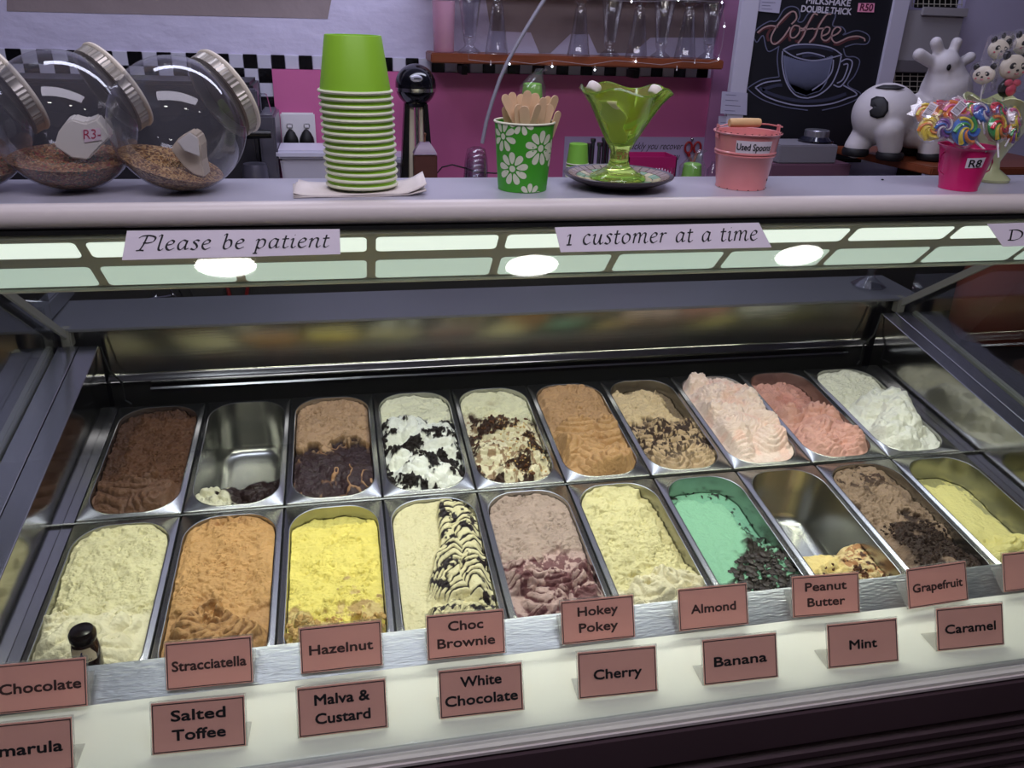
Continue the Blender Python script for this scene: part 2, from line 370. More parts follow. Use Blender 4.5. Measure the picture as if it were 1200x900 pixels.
# rear wall: polished inner panel with a rolled lower lip, black slot beneath
cpart('rear_panel', profile_x([(.392,.200),(.402,.100),(.397,.092),(.388,.088),(.385,.084),(.388,.079),(.402,.079),(.41,.088),(.41,.200)], XL, XR), STEELX, smooth=40)
cpart('rear_slot', MB().box(XL, XR, .402, .420, -.19, .086), DARK)
cpart('rear_trim', profile_x([(.384,.0705),(.380,.0675),(.384,.064),(.400,.064),(.400,.0705)], XL+.08, XR-.06), STEELX, smooth=30)
cpart('serving_shelf', profile_x([(.386,.202),(.560,.206),(.560,.190),(.420,.190),(.386,.196)], XA+.02, XB-.02), SATIN, bevel=.0015)
cpart('serving_shelf_end', MB().box(XA+.02, XA+.045, .40, .60, .2065, .245), SATIN, bevel=.003)
cpart('case_back', MB().box(XA+.02, XB-.02, .42, .552, -.84, .1895), STEEL)
# end walls, sloping steel tops in two strips, and their grey outer frames
def ez(y): return .108 + .168*y
for s, X, nm in ((-1, XL, 'l'), (1, XR, 'r')):
    y0, y1 = -.41, .374
    def slab(a, b, top, bot):
        xa, xb = X + s*a, X + s*b
        q = [(y0, ez(y0)+top), (y1, ez(y1)+top), (y1, ez(y1)+top-.004) if bot is None else (y1, bot), (y0, ez(y0)+top-.004) if bot is None else (y0, bot)]
        return profile_x(q, min(xa,xb), max(xa,xb))
    cpart('end_wall', slab(.0010, .0365, 0, -.19), STEEL, bevel=.0008, seg=1)
    cpart('end_liner', slab(0, .0009, -.001, -.19), MIRROR)
    cpart('end_wall_cap', slab(.038, .075, .001, -.1), STEEL, bevel=.001, seg=1)
    cpart('end_seal', slab(.076, .083, -.012, -.1), RUBBER)
    cpart('end_frame', slab(.084, .098, .004, -.6), FRAMEGR, bevel=.003)
    cpart('end_outer_panel', slab(.100, .138, -.02, -.84), DARK)
    # side glass
    xg = X + s*.079
    gl = [(-.535,.0),(-.255,.535),(-.09,.53),(.30,.42),(.385,.30),(.385,ez(.385)),(-.41,ez(-.41)-.005)]
    cpart('side_glass', MB().rings([[(xg-.002,y,z) for y,z in gl],[(xg+.002,y,z) for y,z in gl]]), SIDEGLASS)
    # stay bar from the foot bracket up to the canopy
    xs_ = X + s*.062
    sb = MB(); a = Vector((xs_, .405, .178)); b = Vector((xs_, .02, .455)); d = (b-a).normalized(); n = d.cross(Vector((1,0,0))).normalized()
    sb.rings([[p + n*.008 + Vector((.003,0,0)), p + n*.008 - Vector((.003,0,0)), p - n*.008 - Vector((.003,0,0)), p - n*.008 + Vector((.003,0,0))] for p in (a, b)])
    cpart('stay_bar', sb, STAYM, bevel=.001, seg=1)
    cpart('stay_bracket', MB().box(xs_-.010, xs_+.010, .385, .410, ez(.385)-.01, ez(.385)+.030), STAYM, bevel=.003)
    cb = [Vector((X - s*.004, .366, .170)), Vector((X - s*.012, .366, .12)), Vector((X - s*.03, .372, .09)), Vector((X - s*.03, .372, .05)), Vector((X - s*.045, .36, .045))]
    cpart('sensor_cable', MB().tube(cb, .0022, 6), RUBBER, smooth=60)
# canopy: flat laminate top and rounded cream nose
cpart('canopy_top', MB().box(XA-.9, XB+.9, -.232, -.081, .562, .58), TOPLAM, bevel=.002)
nose = [(-.2325,.5805)] + [(-.238-.0125*math.sin(t), .5665+.0145*math.cos(t)) for t in np.linspace(0.0, math.pi*.93, 12)] + [(-.2325,.5515)]
cpart('canopy_nose', profile_x(nose, XA-.9, XB+.9), CREAMAL, smooth=40)
cpart('nose_seal', MB().box(XA-.9, XB+.9, -.247, -.2, .5465, .5512), RUBBER)
cpart('glass_top_rail', profile_x([(-.2445,.5463),(-.2445,.541),(-.2365,.541),(-.2365,.5463)], XA-.9, XB+.9), FRAMEGR, smooth=30)
# lamp housing: slanted face with two rows of round-cornered windows
HA, HB = Vector((0,-.236,.541)), Vector((0,-.150,.452))       # top and bottom of the face
hd = (HB-HA).normalized(); hn = Vector((0, -hd.z*-1, hd.y*-1)); hn = Vector((0, hd.z, -hd.y)).normalized()
if hn.y > 0: hn = -hn
HL = (HB-HA).length
cpart('lamp_housing', profile_x([(HA.y,HA.z),(HB.y,HB.z),(HB.y+.004,HB.z-.004),(HB.y+.012,HB.z+.004),(-.10,.50),(-.10,.56),(HA.y,.56)], XA-.9, XB+.9), HOUSE)
def onface(px, py):
    d = Vector(RW.T @ np.array([(px-600)/FPX, (py-450)/FPX, 1.0])); c = Vector(CAM)
    t = (HA - c).dot(hn) / d.dot(hn); p = c + d*t; return p.x, (p - HA).dot(hd)
bx = [onface(p, 283)[0] for p in (115, 441, 588, 855, 983, 1103)]
pitch = (bx[-1]-bx[2])/4.0
X0 = bx[-1]
rowsv = [(onface(600,275)[1], onface(600,290.5)[1]), (onface(600,301)[1], onface(600,320.5)[1])]
for r, (va, vb) in enumerate(rowsv):
    for k in range(-12, 6):
        xa, xb = X0 + k*pitch + .006, X0 + (k+1)*pitch - .006
        if xb < XA-.3 or xa > XB+.4: continue
        rr = .006; pts = []
        for cx, cv, a0 in ((xb-rr, va+rr, 0), (xb-rr, vb-rr, 1), (xa+rr, vb-rr, 2), (xa+rr, va+rr, 3)):
            for q in range(5):
                a = -math.pi/2 + (a0 + q/4)*math.pi/2
                pts.append(Vector((cx + rr*math.cos(a), 0, 0)) + Vector((0, HA.y, HA.z)) + hd*(cv + rr*math.sin(a)))
        on = xa > 0.0 or (xb > 0.05)
        lit = xb > 0.02
        cpart('light_diffuser', MB().rings([[p + hn*.0008 for p in pts], [p - hn*.0006 for p in pts]]), (DIFF if r == 0 else DIFF2) if lit else DIFFOFF)
cpart('housing_bottom_rail', MB().tube([(XA-.9, HB.y-.001, HB.z-.001), (XB+.9, HB.y-.001, HB.z-.001)], .003, 8), LEDGE, smooth=60)
cpart('fluorescent_tube', MB().tube([(0.02,-.165,.478),(1.70,-.165,.478)], .006, 12), mat('lit_tube', (1,1,1), .4, emit=(1,.98,.85,1), es=3.0), smooth=60)
# front glass, from the canopy down to the lip of the ledge
GA, GB = Vector((0,-.2505,.546)), Vector((0,-.5490,-.0005))
gd = (GB-GA).normalized(); gn = Vector((0, gd.z, -gd.y))
if gn.y > 0: gn = -gn
cpart('front_glass', MB().rings([[(x, GA.y, GA.z), (x, GB.y, GB.z), (x, GB.y+.005, GB.z+.0005), (x, GA.y+.005, GA.z)] for x in (XA+.05, XB-.05)]), GLASS)
cpart('glass_foot_channel', profile_x([(-.5545,-.003),(-.5545,.004),(-.5505,.004),(-.5505,-.003)], XA+.03, XB-.03), CLEAR)
# dividers between pan columns and the cross bar between the rows
AL = math.radians(6.5)
def pan_pt(u, v, h=0): return Vector((u, v*math.cos(AL) - h*math.sin(AL), v*math.sin(AL) + h*math.cos(AL)))
cb_ = MB(); q = [(-.0018,-.012),(.0018,-.012),(.0018,-.0015),(0,.0),(-.0018,-.0015)]
cb_.rings([[pan_pt(x, a, b) for a, b in q] for x in (XL+.001, XR-.001)])
cpart('cross_bar', cb_, STEELX, smooth=30)
for k in range(11):
    b_ = MB(); q = [(-.0012,-.025),(.0012,-.025),(.0012,-.010),(-.0012,-.010)]
    b_.rings([[pan_pt(k*.17 + a, v, b) for a, b in q] for v in (-.37, .372)]); cpart('divider_bar', b_, DARK)
for s, xa, xb in ((0, XL+.0005, -.003), (1, 1.703, XR-.0005)):
    b_ = MB(); b_.rings([[pan_pt(xa, v, -.006), pan_pt(xb, v, -.006), pan_pt(xb, v, -.02), pan_pt(xa, v, -.02)] for v in (-.37, .372)]); cpart('filler_strip', b_, STEEL)

# ================================================================== paper signs stuck on the front glass
def onglass(px, py):
    d = Vector(RW.T @ np.array([(px-600)/FPX, (py-450)/FPX, 1.0])); c = Vector(CAM)
    g0 = GA + gn*.0012; return c + d*((g0 - c).dot(gn) / d.dot(gn))
def glass_sign(label, corners, text, tw, size, pen=True):
    tl, tr, br, bl = [onglass(*c) for c in corners]
    o = thing('paper_sign', label, 'sign', (tl+br)/2); L = Vector(o.location)
    pts = [tl, tr, br, bl]; obj('sheet', MB().rings([[p - L for p in pts], [p - L + gn*.0006 for p in pts]]), PAPERW, o)
    ux = ((tr-tl)+(br-bl)).normalized(); uy = -gd
    uy = (uy - ux*uy.dot(ux)).normalized(); w = ((tr-tl).length+(br-bl).length)/2; h = ((tl-bl).length+(tr-br).length)/2
    mb = MB(); st = (tl+bl)/2 - L + ux*(w*(1-tw)/2) - uy*(h*.20) + gn*.001
    pen_text(mb, text, st, ux, uy, w*tw, size*h)
    obj('lettering', mb, INK, o)
    return o
glass_sign('white paper sign reading Please be patient', ((149,270.5),(398,268.5),(399,298),(143,305)), 'Please be patient', .90, .74)
glass_sign('white paper sign reading 1 customer at a time', ((650,266.5),(889,261),(904,290),(657,295.7)), '1 customer at a time', .93, .80)
sg = glass_sign('white paper sign at the right edge whose visible writing begins DO N', ((1156.5,262.5),(1290,258),(1308,285),(1175,289)), 'DO NOT', .80, .52)

# ================================================================== flavour cards on the ledge
def flavour_card(lines, row, x, y, yaw, wf):
    nm = ' '.join(lines); where = 'upper row on ledge' if row else 'lower row on ledge'
    lab = f'pink card reading {nm} in clear holder, {where}' if lines else 'pink card cut off by the right edge, in the upper row on the ledge'
    z = .0068 if row else 0.0
    if row: y = y - .006
    x += .052; y += .052*math.sin(math.radians(yaw))
    o = thing('flavour_card', lab, 'sign', (x, y, z), math.radians(yaw))
    W, H = .104, .060; ln = math.radians(25)
    up = Vector((0, math.sin(ln), math.cos(ln))); nb = Vector((0, math.cos(ln), -math.sin(ln)))
    def P(a, b, c=0): return Vector((a, 0, 0)) + up*b + nb*c + Vector((0,0,.0012))
    def plate(a0, a1, b0, b1, c0, c1):
        return MB().rings([[P(a0,b0,c0),P(a1,b0,c0),P(a1,b1,c0),P(a0,b1,c0)],[P(a0,b0,c1),P(a1,b0,c1),P(a1,b1,c1),P(a0,b1,c1)]])
    h = plate(-W/2-.002, W/2+.002, 0, H+.002, .0004, .0016)
    sl = .60 if row else 0.0        # foot runs back over the sloping strip for the upper row
    f0, f1 = Vector((0,.002,.0008)), Vector((0,.036,.0008 + .036*sl))
    h.rings([[Vector((-W/2-.002, p.y, p.z)), Vector((W/2+.002, p.y, p.z)), Vector((W/2+.002, p.y, p.z+.0012)), Vector((-W/2-.002, p.y, p.z+.0012))] for p in (f0, f1)])
    obj('clear_holder', h, ACRYL, o)
    obj('card', plate(-W/2, W/2, .001, H, -.0006, .0002), CARDP if row else CARDQ, o)
    bd = MB(); t = .0010
    for a0, a1, b0, b1 in ((-W/2+.001, W/2-.001, H-.002-t, H-.002), (-W/2+.001, W/2-.001, .002, .002+t), (-W/2+.001, -W/2+.001+t, .002, H-.002), (W/2-.001-t, W/2-.001, .002, H-.002)):
        b = plate(a0, a1, b0, b1, -.0009, -.0006); bd.add(b.v, b.f)
    obj('border', bd, INK, o)
    if lines:
        mb = MB(); n = len(lines); hs = .0175 if n == 2 else .0175
        for i, l in enumerate(lines):
            cy = H*.5 - .0062 if n == 1 else (H*.5 + .0075 - i*.0225)
            text_on(mb, (l, .022), P(0, cy, -.00105), Vector((1,0,0)), up, W*wf[i], hs)
        obj('lettering', mb, INKF if row else INK, o)
for c in CARDS: flavour_card(*c)

# ================================================================== round ceiling downlights over the customers
LAMPM = mat('lit_downlight', (1,1,1), .4, emit=(1,.97,.90,1), es=26)
for lab, (x, y) in (('left round downlight in the ceiling, mirrored in the case glass', (.048,-1.833)), ('middle round downlight in the ceiling, mirrored in the case glass', (1.188,-1.877)), ('right round downlight in the ceiling, mirrored in the case glass', (2.329,-1.857))):
    o = thing('ceiling_downlight', lab, 'ceiling light', (x, y, 1.9), 0, 'ceiling downlights')
    e = MB().lathe([(0,-.013),(.105,-.013),(.105,-.010),(0,-.010)], 32); e.v = [(a, b*.55, c) for a, b, c in e.v]; obj('lamp_disc', e, LAMPM, o)
    e = MB().lathe([(.106,-.014),(.125,-.014),(.130,0),(.106,0),(.106,-.014)], 32, cap0=False, cap1=False); e.v = [(a, b*.6, c) for a, b, c in e.v]; obj('trim_ring', e, WHITEP, o)
# ================================================================== pans and ice cream
APAN, BPAN, CR = .0740, .1680, .054
def rrect(a, b, r, n=12):
    pts = []
    for cx, cy, q in ((a-r, b-r, 0), (-(a-r), b-r, 1), (-(a-r), -(b-r), 2), (a-r, -(b-r), 3)):
        for i in range(n):
            t = math.pi/2*(q + i/(n-1)); pts.append((cx + r*math.cos(t), cy + r*math.sin(t)))
    return pts
def pan_mesh():
    rs = []; n = 12
    o = rrect(.0835, .178, .004, n)
    o2 = rrect(.0825, .177, .004, n)
    rs.append([(x, y, -.009) for x, y in o]); rs.append([(x, y, -.001) for x, y in o]); rs.append([(x, y, 0) for x, y in o2])
    for off, z, r in ((.0022, 0, CR+.002), (.0012, .0011, CR+.001), (0, .0008, CR), (-.0006, -.003, CR), (-.0025, -.05, CR-.002), (-.006, -.100, CR-.006), (-.010, -.110, CR-.010), (-.018, -.117, CR-.018), (-.030, -.120, CR-.03)):
        rs.append([(x, y, z) for x, y in rrect(APAN+off, BPAN+off, r, n)])
    return MB().rings(rs, False, True).mesh('pan', PANM, smooth=50)
PANME = pan_mesh()

# ---- numpy noise
def _h(ix, iy, s):
    n = (ix.astype(np.int64)*374761393 + iy.astype(np.int64)*668265263 + s*1442695041) & 0x7fffffff
    n = ((n ^ (n >> 13))*1274126177) & 0x7fffffff
    return ((n ^ (n >> 16)) & 0xffff)/65535.0
def vn(x, y, s=0):
    ix = np.floor(x); iy = np.floor(y); fx = x-ix; fy = y-iy
    fx = fx*fx*fx*(fx*(fx*6-15)+10); fy = fy*fy*fy*(fy*(fy*6-15)+10)
    a = _h(ix,iy,s); b = _h(ix+1,iy,s); c = _h(ix,iy+1,s); d = _h(ix+1,iy+1,s)
    return (a*(1-fx)+b*fx)*(1-fy) + (c*(1-fx)+d*fx)*fy
def fbm(x, y, sc, o=4, s=0):          # roughly -1..1, sc = feature size in m
    t = 0; a = 1; w = 0
    for k in range(o):
        f = 2**k/sc; t = t + a*(vn(x*f+17.3*k+s*3.1, y*f-9.7*k+s*1.7, s*7+k)*2-1); w += a; a *= .5
    return t/w*1.6
def ss(a, b, x):
    t = np.clip((x-a)/(b-a), 0, 1); return t*t*(3-2*t)
def mixc(a, b, m): return a*(1-m[..., None]) + b*m[..., None]
def rgb(r, g, b, k=1.0):
    c = np.array(lin(r, g, b, k)[:3]); return np.clip(c*.86 + .14*c.mean(), 0, 1)
def crust(x, y, s, amp=1.0, ax=.016, ay=.006):
    """scraped frozen face: gentle waves with small torn pits; returns height, pit mask"""
    wx = x + .006*fbm(x, y, .03, 2, s+5); wy = y + .006*fbm(x, y, .03, 2, s+9)
    r = 1 - np.abs(fbm(wx/ax*.01, wy/ay*.01, .01, 3, s))*1.6
    pit = ss(.80, .99, r)*ss(-.15, .5, fbm(x, y, .03, 2, s+3))
    r2 = 1 - np.abs(fbm(wx*.45+.3, wy*1.4, .007, 3, s+11))*1.5
    pit2 = ss(.72, .98, r2)*ss(-.1, .35, fbm(x, y, .025, 3, s+13))
    return amp*(.0040*fbm(x, y, .035, 3, s+1) + .0026*fbm(x, y*1.4, .011, 5, s+2) - .0065*pit - .0042*pit2), np.clip(pit+.7*pit2, 0, 1)
def folds(x, y, s, region, n=12, lam=.010, amp=.0035, R=(.03,.05), top=.010, jit=.006, gain=2.0):
    amp = amp*gain; top = top*1.6
    """overlapping plops of soft ice cream, each with concentric ridges; returns height, valley mask, lobe id"""
    rg = np.random.RandomState(s); H = np.full(x.shape, -1.0); V = np.zeros(x.shape); I = np.zeros(x.shape)
    wx = x + jit*fbm(x, y, .03, 3, s+1); wy = y + jit*fbm(x, y, .03, 3, s+2)
    for i in range(n):
        cx = rg.uniform(region[0], region[1]); cy = rg.uniform(region[2], region[3]); rad = rg.uniform(*R)
        ang = rg.uniform(0, math.pi); el = rg.uniform(.55, .9); ox = rg.uniform(-.6,.6)*rad; oy = rg.uniform(-.1,.9)*rad
        dx, dy = wx-cx, wy-cy; c_, s_ = math.cos(ang), math.sin(ang)
        ex, ey = dx*c_+dy*s_, (-dx*s_+dy*c_)/el
        dome = top*rg.uniform(.5, 1.1)*(1-(ex*ex+ey*ey)/rad**2)
        rr = np.hypot(dx-ox, dy-oy); ph = rr/(lam*rg.uniform(.8, 1.35)) + rg.uniform(0, 1)
        rid = np.abs(np.sin(math.pi*ph)); h = np.maximum(dome, -.02) + amp*rid**.55
        m = h > H; H = np.where(m, h, H); V = np.where(m, 1-rid**.5, V); I = np.where(m, i, I)
    H = np.maximum(H, -.010) + .0007*fbm(x, y, .005, 3, s+4) + .0016*fbm(x, y, .014, 3, s+8)
    return H, V, I
def edge_dist(x, y, a=APAN, b=BPAN, r=CR):
    qx = np.abs(x)-(a-r); qy = np.abs(y)-(b-r)
    return r - (np.hypot(np.maximum(qx,0), np.maximum(qy,0)) + np.minimum(np.maximum(qx,qy), 0))
CREAM = mat('ice_cream', (.8,.8,.8), 0.5, spec=0.35, bump=2.2, bscale=130, detail=7)
_nt = CREAM.node_tree; _va = _nt.nodes.new('ShaderNodeVertexColor'); _va.layer_name = 'Col'
_nt.links.new(_va.outputs[0], _nt.nodes['Principled BSDF'].inputs['Base Color'])
CREAM.node_tree.nodes['Principled BSDF'].inputs['Subsurface Weight'].default_value = 0.0
WET = CREAM.copy(); WET.name = 'glossy_ice_cream'; WET.node_tree.nodes['Principled BSDF'].inputs['Roughness'].default_value = 0.25
NX, NY = 120, 270
def ice_mesh(fn, m, seed):
    v = np.linspace(-1, 1, NY); y1 = v*BPAN
    over = np.maximum(np.abs(y1)-(BPAN-CR), 0); w = APAN-CR+np.sqrt(np.maximum(CR**2-over**2, 0))
    s = np.linspace(-1, 1, NX); X = s[None, :]*w[:, None]; Y = np.repeat(y1[:, None], NX, 1)
    e = np.clip(edge_dist(X, Y), 0, 1)
    h, col = fn(X, Y, X/APAN, Y/BPAN, e)
    el = np.minimum(h, -.0035 + .004*fbm(X, Y, .02, 3, seed+77))
    h = el + (h-el)*ss(0, .014, e)
    sc = 1 - .002/APAN - np.clip(-h, 0, .12)*.045/APAN
    X2 = X*sc; Y2 = Y*(1-(1-sc)*APAN/BPAN)
    top = np.stack([X2, Y2, h], -1).reshape(-1, 3)
    # skirt
    ring = [(0, j) for j in range(NX)] + [(i, NX-1) for i in range(1, NY)] + [(NY-1, j) for j in range(NX-2, -1, -1)] + [(i, 0) for i in range(NY-2, 0, -1)]
    idx = np.array([a*NX+b for a, b in ring]); sk = top[idx].copy(); sk[:, :2] *= .97; sk[:, 2] = np.maximum(sk[:, 2]-.02, -.118)
    V = np.concatenate([top, sk]); a = np.arange((NY-1)*NX).reshape(NY-1, NX)[:, :-1].ravel()
    F = np.stack([a, a+1, a+NX+1, a+NX], 1); F = F[top[F, 2].max(1) > -.1165]; k = np.arange(len(idx)); k2 = (k+1) % len(idx)
    F2 = np.stack([idx[k2], idx[k], NX*NY+k, NX*NY+k2], 1); F = np.concatenate([F, F2])
    me = bpy.data.meshes.new('ice_cream'); me.vertices.add(len(V)); me.vertices.foreach_set('co', V.astype(np.float32).ravel())
    me.loops.add(F.size); me.loops.foreach_set('vertex_index', F.astype(np.int32).ravel())
    me.polygons.add(len(F)); me.polygons.foreach_set('loop_start', np.arange(0, F.size, 4, dtype=np.int32)); me.polygons.foreach_set('loop_total', np.full(len(F), 4, dtype=np.int32))
    me.polygons.foreach_set('use_smooth', np.ones(len(F), dtype=bool)); me.update(); me.validate()
    bot = False
    ca = me.color_attributes.new('Col', 'FLOAT_COLOR', 'POINT')
    cc = col.reshape(-1, 3); cc = np.concatenate([cc, cc[idx]]); cc = np.concatenate([np.clip(cc, 0, 1), np.ones((len(cc), 1))], 1)
    ca.data.foreach_set('color', cc.astype(np.float32).ravel()); me.materials.append(m)
    return me, X2, Y2, h
K = 1.02
def flat(c, x): return np.broadcast_to(c, x.shape + (3,)).copy()
def two(x, y, s, cut, ctop, cbot, region, level=-.006, heap=.0, soft=.08, wob=.10, slope=None, pitk=.72, **kw):
    """scraped upper part behind, folded part in front of v = cut"""
    v = y/BPAN; hc, pit = crust(x, y, s); hf, val, lid = folds(x, y, s+1, region, **kw)
    m = ss(-soft, soft, cut - v + 1.6*wob*fbm(x, y, .045, 3, s+4) + .8*wob*fbm(x, y, .012, 3, s+14))
    h = level + hc*(1-m) + (hf + heap)*m
    col = mixc(mixc(flat(ctop, x), ctop*pitk, pit*.8), flat(cbot, x), m)  # torn pits get painted shade: colour darkened by the pit mask
    col *= (1 + .06*fbm(x, y, .02, 3, s+6))[..., None]
    return h, col, m, val, pit, lid
# --- back row, left to right
def b0(x, y, u, v, e):
    h, c, m, val, pit, _ = two(x, y, 3, -.42, rgb(98,60,31), rgb(112,76,52), (-.05,.06,-.15,-.08), -.004, .002, lam=.016, amp=.004, n=7, R=(.035,.055))
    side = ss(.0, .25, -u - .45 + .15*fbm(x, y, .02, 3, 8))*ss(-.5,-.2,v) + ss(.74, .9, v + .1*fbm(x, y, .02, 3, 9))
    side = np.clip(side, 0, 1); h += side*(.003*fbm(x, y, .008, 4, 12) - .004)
    return h, mixc(mixc(c, rgb(70,42,26), side*.7), rgb(50,28,18), val*m*.6)  # shadow in the fold valleys is painted as darker brown
def b1(x, y, u, v, e):
    edge = ss(-.08, -.58, v - .12*u + .10*fbm(x, y, .03, 3, 20)); hf, val, _ = folds(x, y, 21, (-.06,.06,-.16,-.11), n=9, lam=.014, amp=.004, R=(.02,.035), top=.010)
    h = -.125 + edge*(.106 + hf)
    dark = ss(-.1, .1, u + .15 + .5*fbm(x, y, .02, 3, 23))
    return h, mixc(flat(rgb(218,212,178,K), x), rgb(48,32,30), dark)
def b2(x, y, u, v, e):
    h, c, m, val, pit, _ = two(x, y, 31, .02, rgb(186,146,106), rgb(58,40,42), (-.06,.06,-.16,-.02), -.006, -.004, wob=.12, soft=.04, lam=.03, amp=.003, n=8, top=.006)
    vein = ss(.72, .95, 1-np.abs(fbm(x*1.6, y*.8, .045, 3, 36))*2.2)*m*ss(-.5,.1,fbm(x, y, .05, 2, 38))
    low = ss(.88, 1, np.abs(u))*.5
    return h + .003*vein, mixc(mixc(c, rgb(176,128,84), vein), rgb(72,42,32), low*(1-m))
def speck(x, y, sc, th, s, w=.12): return ss(th, th+w, fbm(x, y, sc, 4, s) + .30*fbm(x, y, .005, 3, s+50))
def b3(x, y, u, v, e):
    h, c, m, val, pit, _ = two(x, y, 41, .42, rgb(226,222,188,K), rgb(238,238,226,K), (-.06,.06,-.16,.04), -.006, .003, lam=.022, amp=.004, n=9, R=(.03,.055), top=.012)
    d = speck(x, y, .022, .12, 44, .06)*m*ss(-1,-.3, v + .9 + .25*u)
    return h + .0035*d*(1+fbm(x, y, .004, 2, 46)*.6), mixc(c, rgb(30,22,20), d)
def b4(x, y, u, v, e):
    h, c, m, val, pit, _ = two(x, y, 51, .40, rgb(228,222,180,K), rgb(226,214,176,K), (-.06,.06,-.16,.04), -.005, .003, lam=.013, amp=.004, n=12, R=(.02,.035), top=.009)
    d = speck(x, y, .032, .18, 54)*m; d2 = speck(x, y, .010, .25, 56)*m; dent = np.exp(-((x+.005)**2+(y-.12)**2)/.00016)
    c = mixc(c, rgb(138,88,44), np.clip(d2*.75, 0, 1)); c = mixc(c, rgb(58,34,20), d)
    return h + .003*d*(1+fbm(x, y, .004, 2, 46)) + .0012*d2 - .006*dent, mixc(c, rgb(150,130,90), dent*.5)
def b5(x, y, u, v, e):
    h, c, m, val, pit, _ = two(x, y, 61, .05, rgb(190,144,94), rgb(196,148,92), (-.06,.06,-.15,.0), .001, .006, lam=.0120, amp=.0036, n=10, R=(.030,.045), top=.014, jit=.004)
    h += (.004*ss(-.02,.02, u-.05+.1*fbm(x,y,.04,2,63)) + .004*ss(.85,.95,v+.1*fbm(x,y,.015,3,64)))*(1-m)
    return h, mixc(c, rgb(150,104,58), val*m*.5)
def b6(x, y, u, v, e):
    h, c, m, val, pit, _ = two(x, y, 71, .05, rgb(220,190,142), rgb(200,168,126), (-.06,.06,-.16,.0), -.008, .002, lam=.010, amp=.0035, n=15, R=(.018,.032), top=.009)
    dk = np.clip(ss(.30,.65,val)*1.3 + speck(x*1.5, y*.7, .010, -.05, 74), 0, 1)*m*ss(-1.1,-.5,v+.12*fbm(x,y,.02,2,76)+.02)
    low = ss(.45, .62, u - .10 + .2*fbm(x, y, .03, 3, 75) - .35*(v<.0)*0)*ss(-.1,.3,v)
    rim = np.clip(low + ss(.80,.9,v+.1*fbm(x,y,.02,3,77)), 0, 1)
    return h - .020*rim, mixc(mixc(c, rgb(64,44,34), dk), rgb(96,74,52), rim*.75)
def b7(x, y, u, v, e):
    hf, val, _ = folds(x, y, 81, (-.055,.055,-.15,.15), n=16, lam=.0095, amp=.0030, R=(.035,.055), top=.016, jit=.005)
    fr = ss(-.35, .1, v + .1*fbm(x, y, .03, 2, 84)); h = .010 + hf + fr*(.004*fbm(x, y, .009, 4, 83) + .003*fbm(x,y,.02,3,88))
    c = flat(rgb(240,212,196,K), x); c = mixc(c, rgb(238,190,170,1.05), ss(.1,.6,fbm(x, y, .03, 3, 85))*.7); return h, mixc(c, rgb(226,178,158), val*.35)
def b8(x, y, u, v, e):
    h, c, m, val, pit, _ = two(x, y, 91, .05, rgb(214,150,132), rgb(222,162,144), (-.05,.055,-.15,.02), -.008, .010, lam=.013, amp=.0045, n=12, R=(.025,.042), top=.012)
    scoop = ss(.35, .2, np.abs(u+.1)*.6 + np.abs(v-.42)*1.0 + .1*fbm(x,y,.03,2,97)); low = ss(.35,.6,u+.15*fbm(x,y,.03,3,94))*ss(.05,.25,v) + ss(.82,.92,v)
    low = np.clip(low, 0, 1)
    return h - .004*scoop + .003*fbm(x,y,.012,4,95)*(1-m)*(1-scoop) - .022*low, mixc(mixc(c, rgb(206,124,106), scoop*.6), rgb(176,110,96), low*.5)
def b9(x, y, u, v, e):
    hf, val, _ = folds(x, y, 101, (-.045,.05,-.135,.02), n=8, lam=.030, amp=.005, R=(.04,.062), top=.020, jit=.010)
    hc, pit = crust(x, y, 103); m = ss(-.06,.08, .22 - v - .25*u*0 + .15*u + .10*fbm(x,y,.05,3,104))
    h = -.001 + hc*(1-m) + (hf + .008)*m; return h, mixc(flat(rgb(226,222,196,K), x), rgb(236,234,218,K), m)
# --- front row, left to right
def f0(x, y, u, v, e):
    h, c, m, val, pit, _ = two(x, y, 111, -.22, rgb(222,212,156,K), rgb(232,222,178,K), (-.05,.055,-.15,-.05), .002, .004, lam=.019, amp=.0045, n=11, R=(.028,.045), top=.013)
    top = ss(.78,.92,v+.08*fbm(x,y,.02,3,114)); h += .007*top*np.abs(fbm(x,y,.010,3,115))
    low = ss(.70,.82,-u+.12*fbm(x,y,.025,3,116))*ss(-.5,.0,-v)*ss(.1,.0,m)
    return h - .012*low, c
def f1(x, y, u, v, e):
    h, c, m, val, pit, _ = two(x, y, 121, -.28, rgb(206,154,84), rgb(192,142,80), (-.055,.055,-.15,-.06), .002, .001, lam=.013, amp=.004, n=12, R=(.025,.042), top=.011)
    h += .002*np.sign(u+.02)*ss(.1,.0,m)*0; seam = np.exp(-((u-.02-.03*fbm(x,y,.03,2,124))/.04)**2)*(1-m); h += .0016*seam
    top = ss(.80,.92,v+.08*fbm(x,y,.02,3,126))
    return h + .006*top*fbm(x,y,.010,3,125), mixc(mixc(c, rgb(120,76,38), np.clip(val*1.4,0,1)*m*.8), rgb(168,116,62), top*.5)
def f2(x, y, u, v, e):
    h, c, m, val, pit, _ = two(x, y, 131, -.44, rgb(238,218,92,K), rgb(214,186,110), (-.06,.06,-.16,-.09), -.010, .006, wob=.25, lam=.010, amp=.004, n=15, R=(.013,.024), top=.010, pitk=.85)
    d = speck(x, y, .014, .0, 134)*m; low = ss(.78,.92,v+.05*fbm(x,y,.03,2,135))
    return h + .002*d - .012*low, mixc(mixc(c, rgb(166,126,62), d*.7), rgb(206,192,90), low)
